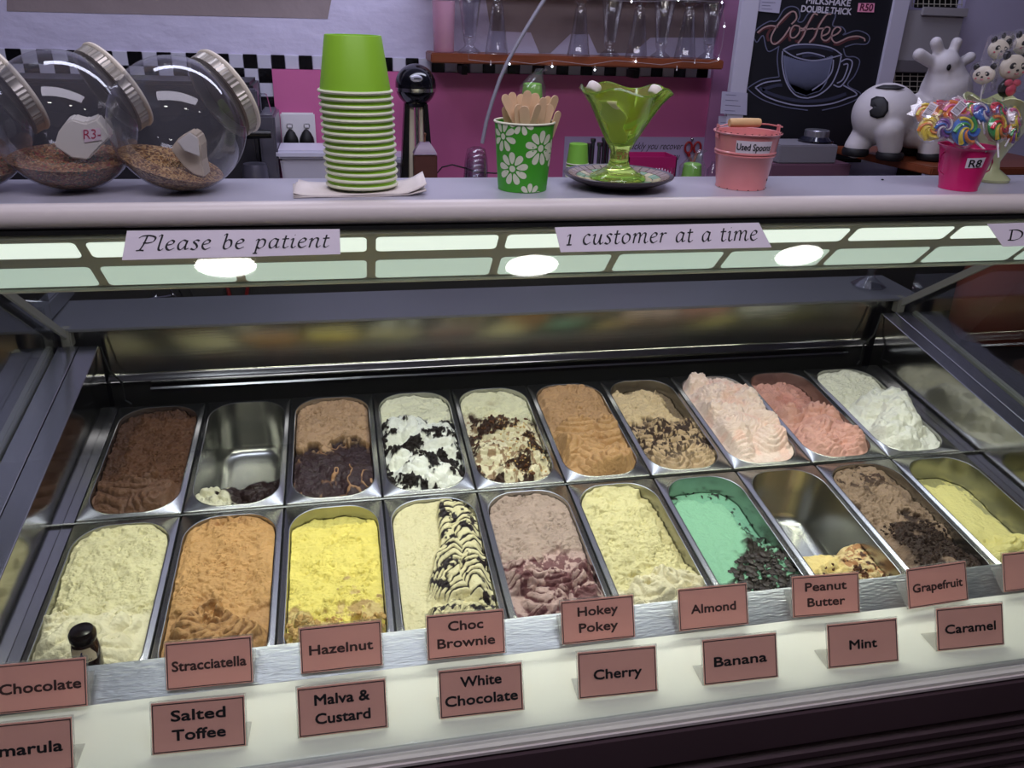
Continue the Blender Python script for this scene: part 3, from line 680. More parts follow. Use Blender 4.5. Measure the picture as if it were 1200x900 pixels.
def f3(x, y, u, v, e):
    # smooth scooped hollow on the left, striped folds on the right and in front
    q = u + .10*fbm(x,y,.05,2,141) + .45*ss(.2,-.45,v) ; m = ss(-.05,.05, q - .04 + .10*np.cos(v*3))
    hc, pit = crust(x, y, 143); wx = x + .006*fbm(x,y,.025,3,144); wy = y + .008*fbm(x,y,.03,3,145)
    cx = np.where(u > .42 + .08*np.sin(v*9), .052, .024); arc = wy + 26*(wx-cx)**2 + .15*np.abs(wx-cx); ph = arc/.0150
    rid = np.abs(np.sin(math.pi*ph)); front = ss(-.35,-.55, v + .1*fbm(x,y,.03,2,147)); hf2, val2, _ = folds(x, y, 148, (-.06,.05,-.16,-.08), n=12, lam=.012, amp=.0045, R=(.018,.032), top=.010)
    hf = .0075*rid**.55 + .006*(1-np.clip(np.abs(wx-cx)/.022,0,1)**2); val = 1-rid**.5
    hf = hf*(1-front)+hf2*front; val = val*(1-front)+val2*front
    h = -.006 + hc*(1-m)*.6 + m*(.004+hf) - .005*(1-m)*ss(.6,.0,np.hypot(u+.35,(v-.25)*1.2))
    dk = ss(.22,.42,val)*m; dk = np.clip(dk + m*ss(.45,.6,fbm(x,y,.015,3,149)), 0, 1)
    return h, mixc(flat(rgb(222,210,158), x), rgb(40,30,34), dk)
def f4(x, y, u, v, e):
    h, c, m, val, pit, _ = two(x, y, 151, .08, rgb(176,150,134), rgb(190,156,146), (-.06,.06,-.16,.0), -.005, .003, lam=.012, amp=.004, n=20, R=(.016,.03), top=.010)
    dk = np.clip(ss(.18,.45,val) + speck(x*1.2,y,.018,-.05,154)*.9, 0, 1)*m
    return h, mixc(c, rgb(96,34,44), dk*.92)
def f5(x, y, u, v, e):
    h, c, m, val, pit, _ = two(x, y, 161, -.48, rgb(220,208,146), rgb(226,214,172), (-.05,.06,-.16,-.09), -.004, .004, lam=.015, amp=.0045, n=10, R=(.022,.036), top=.012)
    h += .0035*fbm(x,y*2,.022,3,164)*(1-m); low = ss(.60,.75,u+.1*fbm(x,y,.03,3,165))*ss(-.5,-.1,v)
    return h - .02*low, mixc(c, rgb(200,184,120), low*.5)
def f6(x, y, u, v, e):
    m = ss(-.06,.10, -.15 - v + .45*u + .2*fbm(x,y,.04,3,171)); low = np.clip(ss(.40,.58,u+.10*fbm(x,y,.03,3,172))*ss(-.3,.1,v) + ss(.62,.78,v+.08*u+.06*fbm(x,y,.03,3,173)), 0, 1)
    h = -.014 + .002*fbm(x,y,.03,3,174) - .022*low + m*(.006 + .006*fbm(x,y,.010,4,175)); chips = speck(x,y*.7,.008,.55,176,.1)*ss(.2,.5,low+.2*m+.25*fbm(x,y,.05,2,177))
    c = mixc(flat(rgb(130,190,150,K), x), rgb(104,166,136), low*.6); dk = np.clip(m*ss(-.25,.05,fbm(x,y,.014,4,178)+.25), 0, 1)
    return h + .002*chips, mixc(mixc(c, rgb(46,38,30), dk), rgb(30,34,26), chips)
def f7(x, y, u, v, e):
    edge = ss(.22,-.30, v - .18*u*0 - .1*np.abs(u) + .10*fbm(x,y,.03,3,181)); hf, val, _ = folds(x, y, 182, (-.06,.06,-.16,-.09), n=14, lam=.012, amp=.004, R=(.02,.035), top=.010)
    h = -.125 + edge*(.106 + hf); sm = ss(.0,.2,.05-u+.6*(v+.42)+.1*fbm(x,y,.03,2,184))
    c = mixc(flat(rgb(232,204,140), x), rgb(240,212,128), sm); d = speck(x*.8,y*1.4,.012,.08,186)*(1-sm)
    return h, mixc(mixc(c, rgb(178,110,50), d*.85), rgb(78,44,22), speck(x,y,.012,.28,187)*(1-sm))
def f8(x, y, u, v, e):
    h, c, m, val, pit, _ = two(x, y, 191, -.02, rgb(150,122,96), rgb(140,112,88), (-.06,.06,-.16,.0), -.006, .0, lam=.03, amp=.003, n=9, top=.007, wob=.2)
    d = m*ss(-.75,-.35, fbm(x,y,.045,3,194)-.2*u*0)*ss(-.9,-.55,u+.2*fbm(x,y,.03,2,195)+.1); d = np.clip(d, 0, 1)
    dd = speck(x,y,.02,.35,196)*(1-m)*ss(.3,.8,v)
    low = ss(.62,.8,u+.1*fbm(x,y,.03,3,197)); h = h + .003*fbm(x,y,.010,4,198) - .010*low
    return h + d*.002*fbm(x,y,.004,3,199), mixc(mixc(mixc(c, rgb(56,38,28), d), rgb(66,44,30), dd), rgb(120,96,74), low*(1-m)*.5)
def f9(x, y, u, v, e):
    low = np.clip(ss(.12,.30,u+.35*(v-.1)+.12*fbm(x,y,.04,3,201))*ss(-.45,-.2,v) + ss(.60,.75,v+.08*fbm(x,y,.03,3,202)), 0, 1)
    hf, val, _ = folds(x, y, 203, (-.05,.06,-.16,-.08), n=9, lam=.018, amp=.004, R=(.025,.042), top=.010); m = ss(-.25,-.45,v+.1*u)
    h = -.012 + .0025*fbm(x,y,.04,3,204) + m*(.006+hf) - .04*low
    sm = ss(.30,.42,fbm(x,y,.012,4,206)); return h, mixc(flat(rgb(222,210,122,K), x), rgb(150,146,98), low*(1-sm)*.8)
SPEC = [
 (1, b0, 0, 'dark chocolate brown ice cream, scraped flat behind, leftmost pan of back row'),
 (1, b1, 1, 'last scraps of cream and dark chocolate ice cream in almost empty back-row pan'),
 (1, b2, 1, 'tan ice cream with a glossy dark chocolate front half and caramel streaks, back row'),
 (1, b3, 0, 'white ice cream covered with black cookie crumbs, back row'),
 (1, b4, 0, 'cream ice cream with brown brownie and nut crumbs, back row'),
 (1, b5, 0, 'caramel tan ice cream with swirled folds and no topping, back row'),
 (1, b6, 0, 'beige ice cream with marbled dark chocolate front half, back row'),
 (1, b7, 0, 'pale pink ice cream heaped high in ridged folds, back row'),
 (1, b8, 0, 'salmon pink ice cream with a scooped smooth hollow, back row'),
 (1, b9, 0, 'pure white ice cream mounded at the right end of the back row'),
 (0, f0, 0, 'pale cream yellow ice cream with mini liqueur bottle in it, leftmost of front row'),
 (0, f1, 0, 'orange toffee coloured ice cream with darker folded front, front row'),
 (0, f2, 0, 'bright yellow ice cream with tan crumbly front end, front row'),
 (0, f3, 1, 'cream ice cream with black chocolate striped folds, front row'),
 (0, f4, 0, 'mauve beige ice cream with dark red berry ripple, front row'),
 (0, f5, 0, 'pale yellow ice cream with soft folded front end and no topping, front row'),
 (0, f6, 0, 'mint green ice cream with dark chocolate chunks, front row'),
 (0, f7, 0, 'remaining cream and brown crumb ice cream in nearly empty front-row pan'),
 (0, f8, 0, 'grey brown ice cream with dark cocoa crumbs over the front half, front row'),
 (0, f9, 0, 'lemon yellow ice cream scooped low against pan wall, rightmost of front row')]
PANLAB = ['holding dark chocolate brown ice cream, leftmost of back row', 'almost empty, second in back row', 'holding tan and dark chocolate ice cream, back row',
 'holding white ice cream with black crumbs, back row', 'holding cream ice cream with brown crumbs, back row', 'holding plain caramel tan ice cream, back row',
 'holding beige and chocolate marbled ice cream, back row', 'holding heaped pale pink ice cream, back row', 'holding salmon pink ice cream, back row', 'holding pure white ice cream, rightmost of back row',
 'holding pale cream yellow ice cream and small bottle, leftmost of front row', 'holding orange toffee ice cream, front row', 'holding bright yellow ice cream, front row', 'holding black and cream striped ice cream, front row',
 'holding berry rippled mauve ice cream, front row', 'holding pale yellow plain ice cream, front row', 'holding mint green ice cream, front row', 'nearly empty with bare steel showing, front row',
 'holding grey brown ice cream with cocoa crumbs, front row', 'holding lemon yellow ice cream scooped low, rightmost of front row']
ICO = [(0,0,1),(.894,0,.447),(.276,.851,.447),(-.724,.526,.447),(-.724,-.526,.447),(.276,-.851,.447),(.724,.526,-.447),(-.276,.851,-.447),(-.894,0,-.447),(-.276,-.851,-.447),(.724,-.526,-.447),(0,0,-1)]
ICF = [(0,1,2),(0,2,3),(0,3,4),(0,4,5),(0,5,1),(1,6,2),(2,7,3),(3,8,4),(4,9,5),(5,10,1),(6,7,2),(7,8,3),(8,9,4),(9,10,5),(10,6,1),(11,7,6),(11,8,7),(11,9,8),(11,10,9),(11,6,10)]
def crumbs(X, Y, H, n, region, size, seed, mask=None, flatk=1.0):
    rg = random.Random(seed); mb = MB(); k = 0; tries = 0
    while k < n and tries < n*30:
        tries += 1
        u = rg.uniform(region[0], region[1]); v = rg.uniform(region[2], region[3])
        i = int((v+1)/2*(NY-1)); j = int((u+1)/2*(NX-1)); x, y, h = X[i,j], Y[i,j], H[i,j]
        if mask is not None and not mask(x, y): continue
        s = size*rg.uniform(.4, 1.3)*(rg.random()*.7+.5); k += 1
        mb.add([(x + a*s*rg.uniform(.6,1.25), y + b*s*rg.uniform(.6,1.25), h + s*.25 + c*s*flatk*rg.uniform(.6,1.1)) for a, b, c in ICO], ICF)
    return mb
BLK = mat('dark_cookie_crumb', lin(34,25,22), 0.8); BRN = mat('brownie_crumb', lin(92,56,30), 0.8, var=.4, vscale=60); COC = mat('cocoa_crumb', lin(52,36,26), 0.85, var=.4, vscale=80)
CHC = mat('chocolate_chunk', lin(46,36,30), 0.45, var=.3, vscale=50); NUT = mat('toffee_nut', lin(196,160,98), 0.7, var=.3, vscale=80)
def fm(sc, s, th): return lambda x, y: float(fbm(np.array([x]), np.array([y]), sc, 4, s)[0]) > th
CRUMBS = {3: [('cookie_crumbs', BLK, 230, (-1,1,-.95,.35), .0040, fm(.022,44,.10), 1)], 4: [('brownie_crumbs', BRN, 160, (-1,1,-.95,.35), .0036, fm(.032,54,.1), 1), ('nut_crumbs', NUT, 160, (-.2,1,-.97,.1), .0022, None, 1)],
 12: [('crumble', NUT, 300, (-1,1,-.98,-.48), .0042, fm(.03,135,-.1), 1)], 16: [('chocolate_chunks', CHC, 260, (-.5,1,-.97,-.25), .0065, lambda x, y: y/BPAN < -.20+.45*x/APAN, .35)],
 17: [('brown_crumbs', BRN, 130, (-1,1,-.96,-.55), .0035, fm(.012,187,.1), 1)], 18: [('cocoa_crumbs', COC, 520, (-.8,.95,-.97,-.02), .0030, fm(.045,194,-.3), 1)]}
cnt = {0: 0, 1: 0}
for i, (row, fn, wet, lab) in enumerate(SPEC):
    k = cnt[row]; cnt[row] += 1
    loc = pan_pt(k*.17 + .085, .1825 if row else -.1825, 0)
    p = link('ice_cream_pan', PANME, None, loc); p.rotation_euler = (AL, 0, 0)
    tag(p, 'stainless steel pan ' + PANLAB[i], 'pan', 'steel ice cream pans')
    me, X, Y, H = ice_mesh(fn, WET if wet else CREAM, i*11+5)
    if i in CRUMBS:
        o = thing('ice_cream', lab, 'ice cream', loc); o.rotation_euler = (AL, 0, 0); link('ice_cream_body', me, o)
        for nm, m, n, rgn, sz, mk, fk in CRUMBS[i]:
            obj(nm, crumbs(X, Y, H, n, rgn, sz, i*5+1, mk, fk), m, o, kind='stuff')
    else:
        o = link('ice_cream', me, None, loc); o.rotation_euler = (AL, 0, 0); tag(o, lab, 'ice cream')
    if i == 10: ICE0 = (loc, X, Y, H)
# ---- mini bottle stuck in the leftmost front ice cream
bo = thing('mini_bottle', 'small dark brown liqueur bottle with cream label stuck in pale ice cream', 'bottle', at(95,737,-.335) - Vector((0,0,.064)))
BG = mat('brown_bottle_glass', lin(38,22,16), 0.1, spec=.8)
obj('bottle_body', MB().lathe([(.0,.0),(.0165,.0),(.0175,.003),(.0175,.030),(.0165,.040),(.0150,.046)], 24), BG, bo, smooth=40)
obj('bottle_shoulder', MB().lathe([(.0150,.046),(.0168,.050),(.0168,.058),(.0140,.063),(.006,.065),(0,.065)], 24), mat('dark_bottle_cap', lin(24,17,15), 0.18), bo, smooth=40)
lbm = MB(); lbm.rings([[Vector((.0178*math.sin(a), -.0178*math.cos(a), z)) for a in np.linspace(-1.0,1.0,14)*sc_] for z, sc_ in ((.022,1.0),(.031,1.0),(.044,.62))], False, False, closed=False)
lb = obj('bottle_label', lbm, mat('cream_label', lin(215,198,168), .6), bo)
tm = MB(); v_, f_, w_ = TXT[('Amarula', .022)]
tm.add([Vector((.0181*math.sin(p[0]*1.25), -.0181*math.cos(p[0]*1.25), .0245 + p[1]*.0055)) for p in v_], f_); obj('label_lettering', tm, INK, lb)
tr_ = MB(); stroke(tr_, [(-.3,0),(0,.5),(.15,.9)], lambda a, b: Vector((.0181*math.sin(a*.4), -.0181*math.cos(a*.4), .031+b*.010)), .12); stroke(tr_, [(.3,0),(.05,.5),(-.1,.7)], lambda a, b: Vector((.0181*math.sin(a*.4), -.0181*math.cos(a*.4), .031+b*.010)), .10)
obj('label_tree', tr_, mat('dark_blue_ink', lin(50,48,90), .6), lb)
# ================================================================== things on the canopy top
ZT = .5803
def cone_map(r0, r1, h, th, z): r = r0 + (r1-r0)*z/h; return Vector((r*math.sin(th), -r*math.cos(th), z))
# ---- upside-down stack of green paper tubs on a folded napkin
GREENP = mat('lime_paper', lin(150,205,55), 0.45, var=.04); RIMP = mat('cream_rolled_rim', lin(228,228,200), 0.5)
nb = atz(425, 222, ZT)
nap = thing('paper_napkin', 'folded white paper napkin under the tall stack of lime green tubs', 'napkin', nb + Vector((0,-.002,0)))
q = [(-.080,-.048),(.030,-.055),(.074,-.030),(.062,.055),(-.075,.050)]
N = 14; g = MB()
for L, z0 in enumerate((0, .0016, .0032)):
    vs = []
    for i in range(N+1):
        for j in range(7):
            a, b = i/N, j/6; x = -.086 + a*.165 + .004*L*b; y = -.050 + b*.088
            z = z0 + .0006*math.sin(a*9+L) + (.013*max(0,(a-.80)/.2)**1.6 if L == 2 else .006*max(0,(a-.85)/.15)) + .004*max(0,(.08-a)/.08)*(L*.4)
            vs.append((x - .004*b, y + .008*a, z))
    g.add(vs, [(i*7+j, (i+1)*7+j, (i+1)*7+j+1, i*7+j+1) for i in range(N) for j in range(6)])
me = g.mesh('napkin_layers', mat('napkin_tissue', lin(222,212,205), .85, bump=.3, bscale=200), smooth=50); no = link('napkin_layers', me, nap)
sm = no.modifiers.new('t', 'SOLIDIFY'); sm.thickness = .0013; sm.offset = 1
R0, RT, HC, DP = .0455, .0345, .066, .00812
ax = Vector((-.028, .0, 1)).normalized()
cup0 = thing('paper_tub', 'lowest upside-down lime green paper tub of the stack, resting on the napkin', 'paper cup', nb + Vector((0,0,.0068)), 0, 'lime green paper tubs in the tall stack')
obj('tub_body', MB().lathe([(R0-.0015,.001),(RT,HC-.001),(RT-.0006,HC),(RT-.003,HC),(RT-.003,HC-.004),(0,HC-.004)], 48, cap1=False, cap0=False), GREENP, cup0, smooth=40)
obj('tub_rim', MB().lathe([(R0-.001+.0021*math.cos(t), .0021+.0021*math.sin(t)) for t in np.linspace(0, 2*math.pi, 9)], 48, cap0=False, cap1=False), RIMP, cup0, smooth=60)
sm_ = MB(); sm_.rings([[cone_map(R0-.0012, RT+.0003, HC, th, z) for z in (.004, HC-.001)] for th in (-.40,-.375)], False, False, closed=False)
sm_ = MB().rings([[cone_map(R0-.0015, RT+.0002, HC, th, z)*1.0 for z in np.linspace(.005, HC-.001, 4)] for th in (-.42,-.405,-.39)], False, False, closed=False)
for i in range(1, 15):
    nth = ['', 'second', 'third', 'fourth', 'fifth', 'sixth', 'seventh', 'eighth', 'ninth', 'tenth', 'eleventh', 'twelfth', 'thirteenth', 'fourteenth']
    lab = 'topmost upside-down lime green paper tub, its whole side showing' if i == 14 else f'upside-down lime green paper tub, {nth[i]} rim counted up from the napkin'
    p = cup0.location + ax*(DP*i) + Vector((random.Random(i).uniform(-.0007,.0007), 0, 0))
    c = dup(cup0, p, lab)
# ---- daisy cup of wooden spoons
dc = atz(618, 226.5, ZT) + Vector((0,.033,0)); RB, RM, H = .0330, .0395, .0875
cup = thing('daisy_cup', 'green paper cup printed with white daisies holding wooden spoons', 'cup', dc)
obj('cup_body', MB().lathe([(0,0),(RB,0),(RB,.0005),(RM,H),(RM-.001,H),(RB-.001,.004),(0,.004)], 56, cap0=False, cap1=False), mat('green_print_paper', lin(70,165,45), .4), cup, smooth=40)
obj('cup_rim', MB().lathe([(RM+.0015*math.cos(t), H+.0015*math.sin(t)) for t in np.linspace(0, 2*math.pi, 9)], 56, cap0=False, cap1=False), RIMP, cup, smooth=60)
DW = mat('daisy_print', lin(222,226,200), .5)
def daisy(th0, z0, R, npet, a0, full=True, ths=0):
    mb = MB(); rr = lambda z: RB + (RM-RB)*z/H + .0003
    def M(a, b): z = min(max(z0 + b, .001), H-.0012); return Vector((rr(z)*math.sin(th0 + a/rr(z)), -rr(z)*math.cos(th0 + a/rr(z)), z))
    mb.add([M(R*.20*math.cos(t), R*.20*math.sin(t)) for t in np.linspace(0, 2*math.pi, 12, endpoint=False)], [tuple(range(12))])
    for k in range(npet):
        t = a0 + 2*math.pi*k/npet; c, s = math.cos(t), math.sin(t); out = []
        for q in np.linspace(0, 2*math.pi, 14, endpoint=False):
            l = R*(.64 + .36*math.cos(q)); w = R*.19*math.sin(q)*(1.0 + .35*math.cos(q)); out.append(M(l*c - w*s, l*s + w*c))
        mb.add(out, [tuple(range(14))])
    return mb
for th, z, R, n, a in ((-.62,.031,.0215,9,.2), (.42,.058,.0225,9,.1), (-1.0,.071,.020,8,.5), (-.30,.091,.017,8,.3), (1.25,.050,.020,9,.0), (.1,-.004,.017,9,.2)):
    obj('daisy', daisy(th, z, R, n, a), DW, cup)
def px_tip(px, py, Y): return at(px, py, Y) - dc
STK = [(590,111,-.012,.55,1),(600,108,.012,.2,0),(610,110,.02,-.05,0),(619,106,.0,.1,0),(628,109,.016,.1,1),(637,114,-.006,.35,0),(644,113,.018,.3,0),(652,112,.006,.5,1),(655,130,-.010,.5,0),(607,122,-.018,.45,0),(614,124,-.022,-.3,1),(632,122,-.02,.5,0),(592,124,.0,-.2,0),(645,122,.0,.0,1)]
WL = ['upright pale wooden spoon tip in daisy cup', 'broad wooden ice cream spoon leaning left out of daisy cup']
ORD = ['leftmost','second','third','fourth','fifth','sixth','seventh','eighth','ninth','tenth','eleventh','twelfth','thirteenth','rightmost']
for k, (px, py, dy, rz, w) in enumerate(STK):
    tip = at(px, py, dc.y + dy); foot = dc + Vector(((k*37 % 11 - 5)*.0035, dy*.6, .012))
    if k == 0: foot = dc + Vector((.016, dy*.6, .03))
    d = (tip - foot); L = d.length; hw = .0058 if not w else .0068; out = []
    prof = [(0,.0042),(L*.55,.0042),(L-.035,hw*.85),(L-.015,hw)] + [(L-.0+hw*(math.sin(t)-1), hw*math.cos(t)) for t in np.linspace(.0, math.pi/2*.96, 6)]
    poly = [Vector((w_, 0, l)) for l, w_ in prof] + [Vector((-w_, 0, l)) for l, w_ in reversed(prof)]
    st = MB().rings([[p + Vector((0,-.0008,0)) for p in poly], [p + Vector((0,.0008,0)) for p in poly]])
    o = obj('wooden_spoon', st, WOODS, bevel=.0003, seg=1); o.location = foot
    zq = Vector((0,0,1)).rotation_difference(d.normalized()); o.rotation_mode = 'QUATERNION'; o.rotation_quaternion = zq @ Matrix.Rotation(rz, 3, 'Z').to_quaternion()
    tag(o, ('widest wooden spoon leaning left at the front of the daisy cup' if k == 0 else f'pale wooden spoon in the daisy cup, {ORD[sorted(s_[0] for s_ in STK).index(px)]} tip counted from the left'), 'spoon', 'wooden spoons in the daisy cup')
# ---- mosaic plate with green sundae glass
pc = atz(725, 219, ZT) + Vector((0,.012,0)); pc.y = min(pc.y, -.155)
pl = thing('mosaic_plate', 'dark shallow plate with mosaic tiled top under green sundae glass', 'plate', pc)
RP = .077
obj('plate_body', MB().lathe([(0,.002),(.030,.0),(.034,.0),(.050,.004),(.068,.011),(RP-.001,.0155),(RP,.0175),(RP-.0015,.0185),(.070,.0165),(.05,.010),(.0,.008)], 64, cap0=False, cap1=False), mat('dark_plate_glaze', lin(66,56,60), .3), pl, smooth=50)
MCOL = [mat('mosaic_beige', lin(150,130,120), .25), mat('mosaic_green', lin(130,170,130), .2), mat('mosaic_cream', lin(200,190,150), .25)]
MM = [MB(), MB(), MB()]; rgm = random.Random(4)
def pz_(r): return .008 + (.002*r/.05 if r < .05 else .002 + (.0065*(r-.05)/.02)) + .0006
for ring_, (ra, rb, n) in enumerate(((.0705,.0595,34),(.0585,.0485,28),(.0475,.038,22),(.037,.028,16))):
    for k in range(n):
        a0, a1 = 2*math.pi*(k+.06)/n, 2*math.pi*(k+.94)/n
        mi = 0 if ring_ == 0 else rgm.choice([1,1,2,0])
        MM[mi].rings([[Vector((r*math.cos(a), r*math.sin(a), pz_(r)+dz)) for r, a in ((ra,a0),(ra,a1),(rb,a1),(rb,a0))] for dz in (-.001, .0004)])
for mi in range(3): obj('mosaic_tiles', MM[mi], MCOL[mi], pl, kind='stuff')
GG = mat('lime_glass', (.72,.97,.22,1), .03, trans=.88, ior=1.35, spec=.6)
sc = pc + Vector((-.001,0,.0095)); HS = .122
sg_ = thing('sundae_glass', 'lime green sundae glass with ruffled rim standing on mosaic plate', 'sundae glass', sc)
prof = [(0,.0),(.037,.0),(.0395,.0025),(.038,.006),(.026,.011),(.016,.018),(.0125,.026),(.0135,.031),(.0125,.036),(.0165,.043),(.027,.060),(.040,.082),(.050,.098),(.058,.108),(.063,.113)]
inn = [(.0615,.1155),(.056,.1105),(.047,.100),(.037,.084),(.024,.063),(.0135,.048),(.0,.045)]
def wobs(r, z, a, k):
    t = max(0, min(1, (z-.065)/.05)); return r*(1 + .05*t*math.cos(5*a+.9)), z*1.045 + .0042*t*t*math.cos(5*a+.9+math.pi)
obj('glass_body', MB().lathe(prof+inn, 72, cap0=False, cap1=False, wob=wobs), GG, sg_, smooth=60)
# pale yellow streak running down the inside
cu = MB(); rs = []
for i, z in enumerate(np.linspace(.052, .108, 12)):
    ri = np.interp(z, [.045,.048,.063,.084,.100,.1105], [.0,.0135,.024,.037,.047,.056]) - .0012
    half = .30 + .12*math.sin(i*1.1)
    rs.append([Vector((ri*math.sin(t), -ri*math.cos(t)*1.0, z)) for t in np.linspace(-.75-half, -.75+half+.5*(1-i/11), 15)])
MARM = mat('marshmallow', lin(240,230,222), .6)
PALEM = mat('custard_residue', lin(250,250,180), .5)
cuo = obj('custard_residue', MB().rings(rs, False, False, closed=False), PALEM, sg_, smooth=60); smd = cuo.modifiers.new('t','SOLIDIFY'); smd.thickness = .0007
for lab, px, py, r in (('white marshmallow on the left edge of the green sundae glass', 696, 103, .0095), ('white marshmallow on the right edge of the green sundae glass', 768, 107, .009)):
    p = at(px, py, sc.y - .012); m_ = MB().lathe([(0,-.006),(r*.8,-.006),(r,-.004),(r,.004),(r*.8,.006),(0,.006)], 20, axis=(.5,.2,.8)); o = obj('marshmallow', m_, MARM, None, smooth=60, loc=p); tag(o, lab, 'marshmallow')
# ---- pink enamel bucket
def bucket(name, label, loc, r0, r1, h, m, beads=(), lip=.0022, n=48):
    o = thing(name, label, 'bucket', loc); pr = [(0,.0015),(r0-.001,.0015),(r0-.001,0),(r0+.0008,0),(r0+.0008,.002)]
    R = lambda z: r0 + (r1-r0)*z/h
    zs = sorted([.003, h-.006] + [b+d for b in beads for d in (-.0022,-.0008,.0008,.0022)])
    for z in zs: pr.append((R(z) + (.0016 if any(abs(z-b) < .0012 for b in beads) else 0), z))
    pr += [(r1,h-.003),(r1+lip,h-.002),(r1+lip+.0006,h-.0008),(r1+lip,h),(r1-.0008,h-.0005),(R(h*.5)-.0015,h*.5),(r0-.0015,.003),(0,.003)]
    obj('bucket_body', MB().lathe(pr, n, cap0=False, cap1=False), m, o, smooth=50); return o, R
PBK = mat('chipped_pink_enamel', lin(222,140,140), .3, coat=.4, var=.04, vscale=10)
bl = atz(878, 223, ZT) + Vector((0,.029,0))
bk, RR = bucket('pink_bucket', 'pale pink metal bucket with wooden handle, labelled for used spoons', bl, .0345, .0450, .077, PBK, (.046,.050))
def wrapquad(o, name, mm, R, t0, t1, z0, z1, off=.0006, tilt=0, n=8):
    mb = MB(); mb.rings([[Vector(((R(z)+off)*math.sin(t), -(R(z)+off)*math.cos(t), z + tilt*(t-t0))) for t in np.linspace(t0, t1, n)] for z in (z0, z1)], False, False, closed=False)
    return obj(name, mb, mm, o)
def wraptext(key, R, tc, zc, width, size, off=.0009, tilt=0):
    v, f, w = TXT[key]; mb = MB(); k = .018
    for dx, dy in ((0,0),(k,0),(-k,0),(0,k),(0,-k)) if key[1] else ((0,0),):
        off += 2e-5; mb.add([Vector(((R(zc+(p[1]+dy)*size)+off)*math.sin(tc + (p[0]*width+dx*size)/R(zc)), -(R(zc+(p[1]+dy)*size)+off)*math.cos(tc + (p[0]*width+dx*size)/R(zc)), zc + (p[1]+dy)*size + tilt*p[0]*width/R(zc))) for p in v], f)
    return mb
lq = wrapquad(bk, 'paper_label', PAPERW, RR, -.78, .40, .0520, .0685); obj('lettering', wraptext(('Used Spoons', .022), RR, -.19, .0560, .047, .0128), INK, lq)
chip = MB()
for k in range(16):
    t = -1.6 + k*.21; chip.sphere((0.0460*math.sin(t), -.0460*math.cos(t), .0775), .0009, 6, 4, (1.8,.8,.6)); 
    if k % 2: chip.sphere((.0352*math.sin(t), -.0352*math.cos(t), .0008), .0008, 6, 4, (2,.8,.8))
chip.sphere((.0368*math.sin(.8), -.0368*math.cos(.8), .014), .0014, 6, 4, (.6,.5,1.6))
obj('rust_chips', chip, mat('rust', lin(70,40,34), .8), bk, kind='stuff')
obj('ear', MB().rings([[Vector((.0455,y,z)) for y, z in ((-.005,.068),(.005,.068),(.004,.086),(-.004,.086))], [Vector((.0465,y,z)) for y, z in ((-.005,.068),(.005,.068),(.004,.086),(-.004,.086))]]), PBK, bk)
obj('ear', MB().rings([[Vector((-.0455,y,z)) for y, z in ((-.005,.068),(.005,.068),(.004,.086),(-.004,.086))], [Vector((-.0465,y,z)) for y, z in ((-.005,.068),(.005,.068),(.004,.086),(-.004,.086))]]), PBK, bk)
hw_ = MB().tube([(-.048,0,.082),(-.030,-.0,.086),(-.008,-.005,.0875),(.012,-.005,.0875),(.030,0,.086),(.052,0,.0825)], .0012, 6)
wr = obj('handle_wire', hw_, PBK, bk, smooth=60)
obj('wooden_grip', MB().lathe([(0,-.023),(.0052,-.023),(.0060,-.020),(.0064,0),(.0060,.020),(.0052,.023),(0,.023)], 20, c=(-.009,-.004,.0885), axis=(1,.0,.01)), mat('turned_beech', lin(222,182,130), .5, var=.15, vscale=60), wr, smooth=40)
# ---- magenta bucket of wrapped lollipops
MBK = mat('magenta_enamel', lin(205,35,105), .3, coat=.3)
b2 = atz(1134, 224, ZT) + Vector((0,.022,0))
bm2, R2 = bucket('magenta_bucket', 'small magenta metal bucket full of wrapped lollipops with R8 price sticker', b2, .0262, .0385, .063, MBK)
lq = wrapquad(bm2, 'price_sticker', PAPERW, R2, -.62, .10, .034, .0485, tilt=.003); obj('lettering', wraptext(('R8', .022), R2, -.26, .0365, .0160, .0150, tilt=.002), INK, lq)
for s in (-1, 1):
    obj('handle_loop', MB().tube([(s*.0365,0,.053),(s*.043,-.002,.050),(s*.045,-.004,.038),(s*.043,-.004,.027),(s*.0325,-.004,.021)], .0011, 6), MBK, bm2, smooth=60)
CND = [mat('candy_'+n, lin(*c), .2, coat=.6) for n, c in (('red', (225,40,60)), ('orange', (240,140,50)), ('yellow', (235,210,70)), ('green', (60,160,80)), ('blue', (60,110,190)), ('pink', (240,130,170)), ('purple', (120,70,150)), ('white', (235,225,225)))]
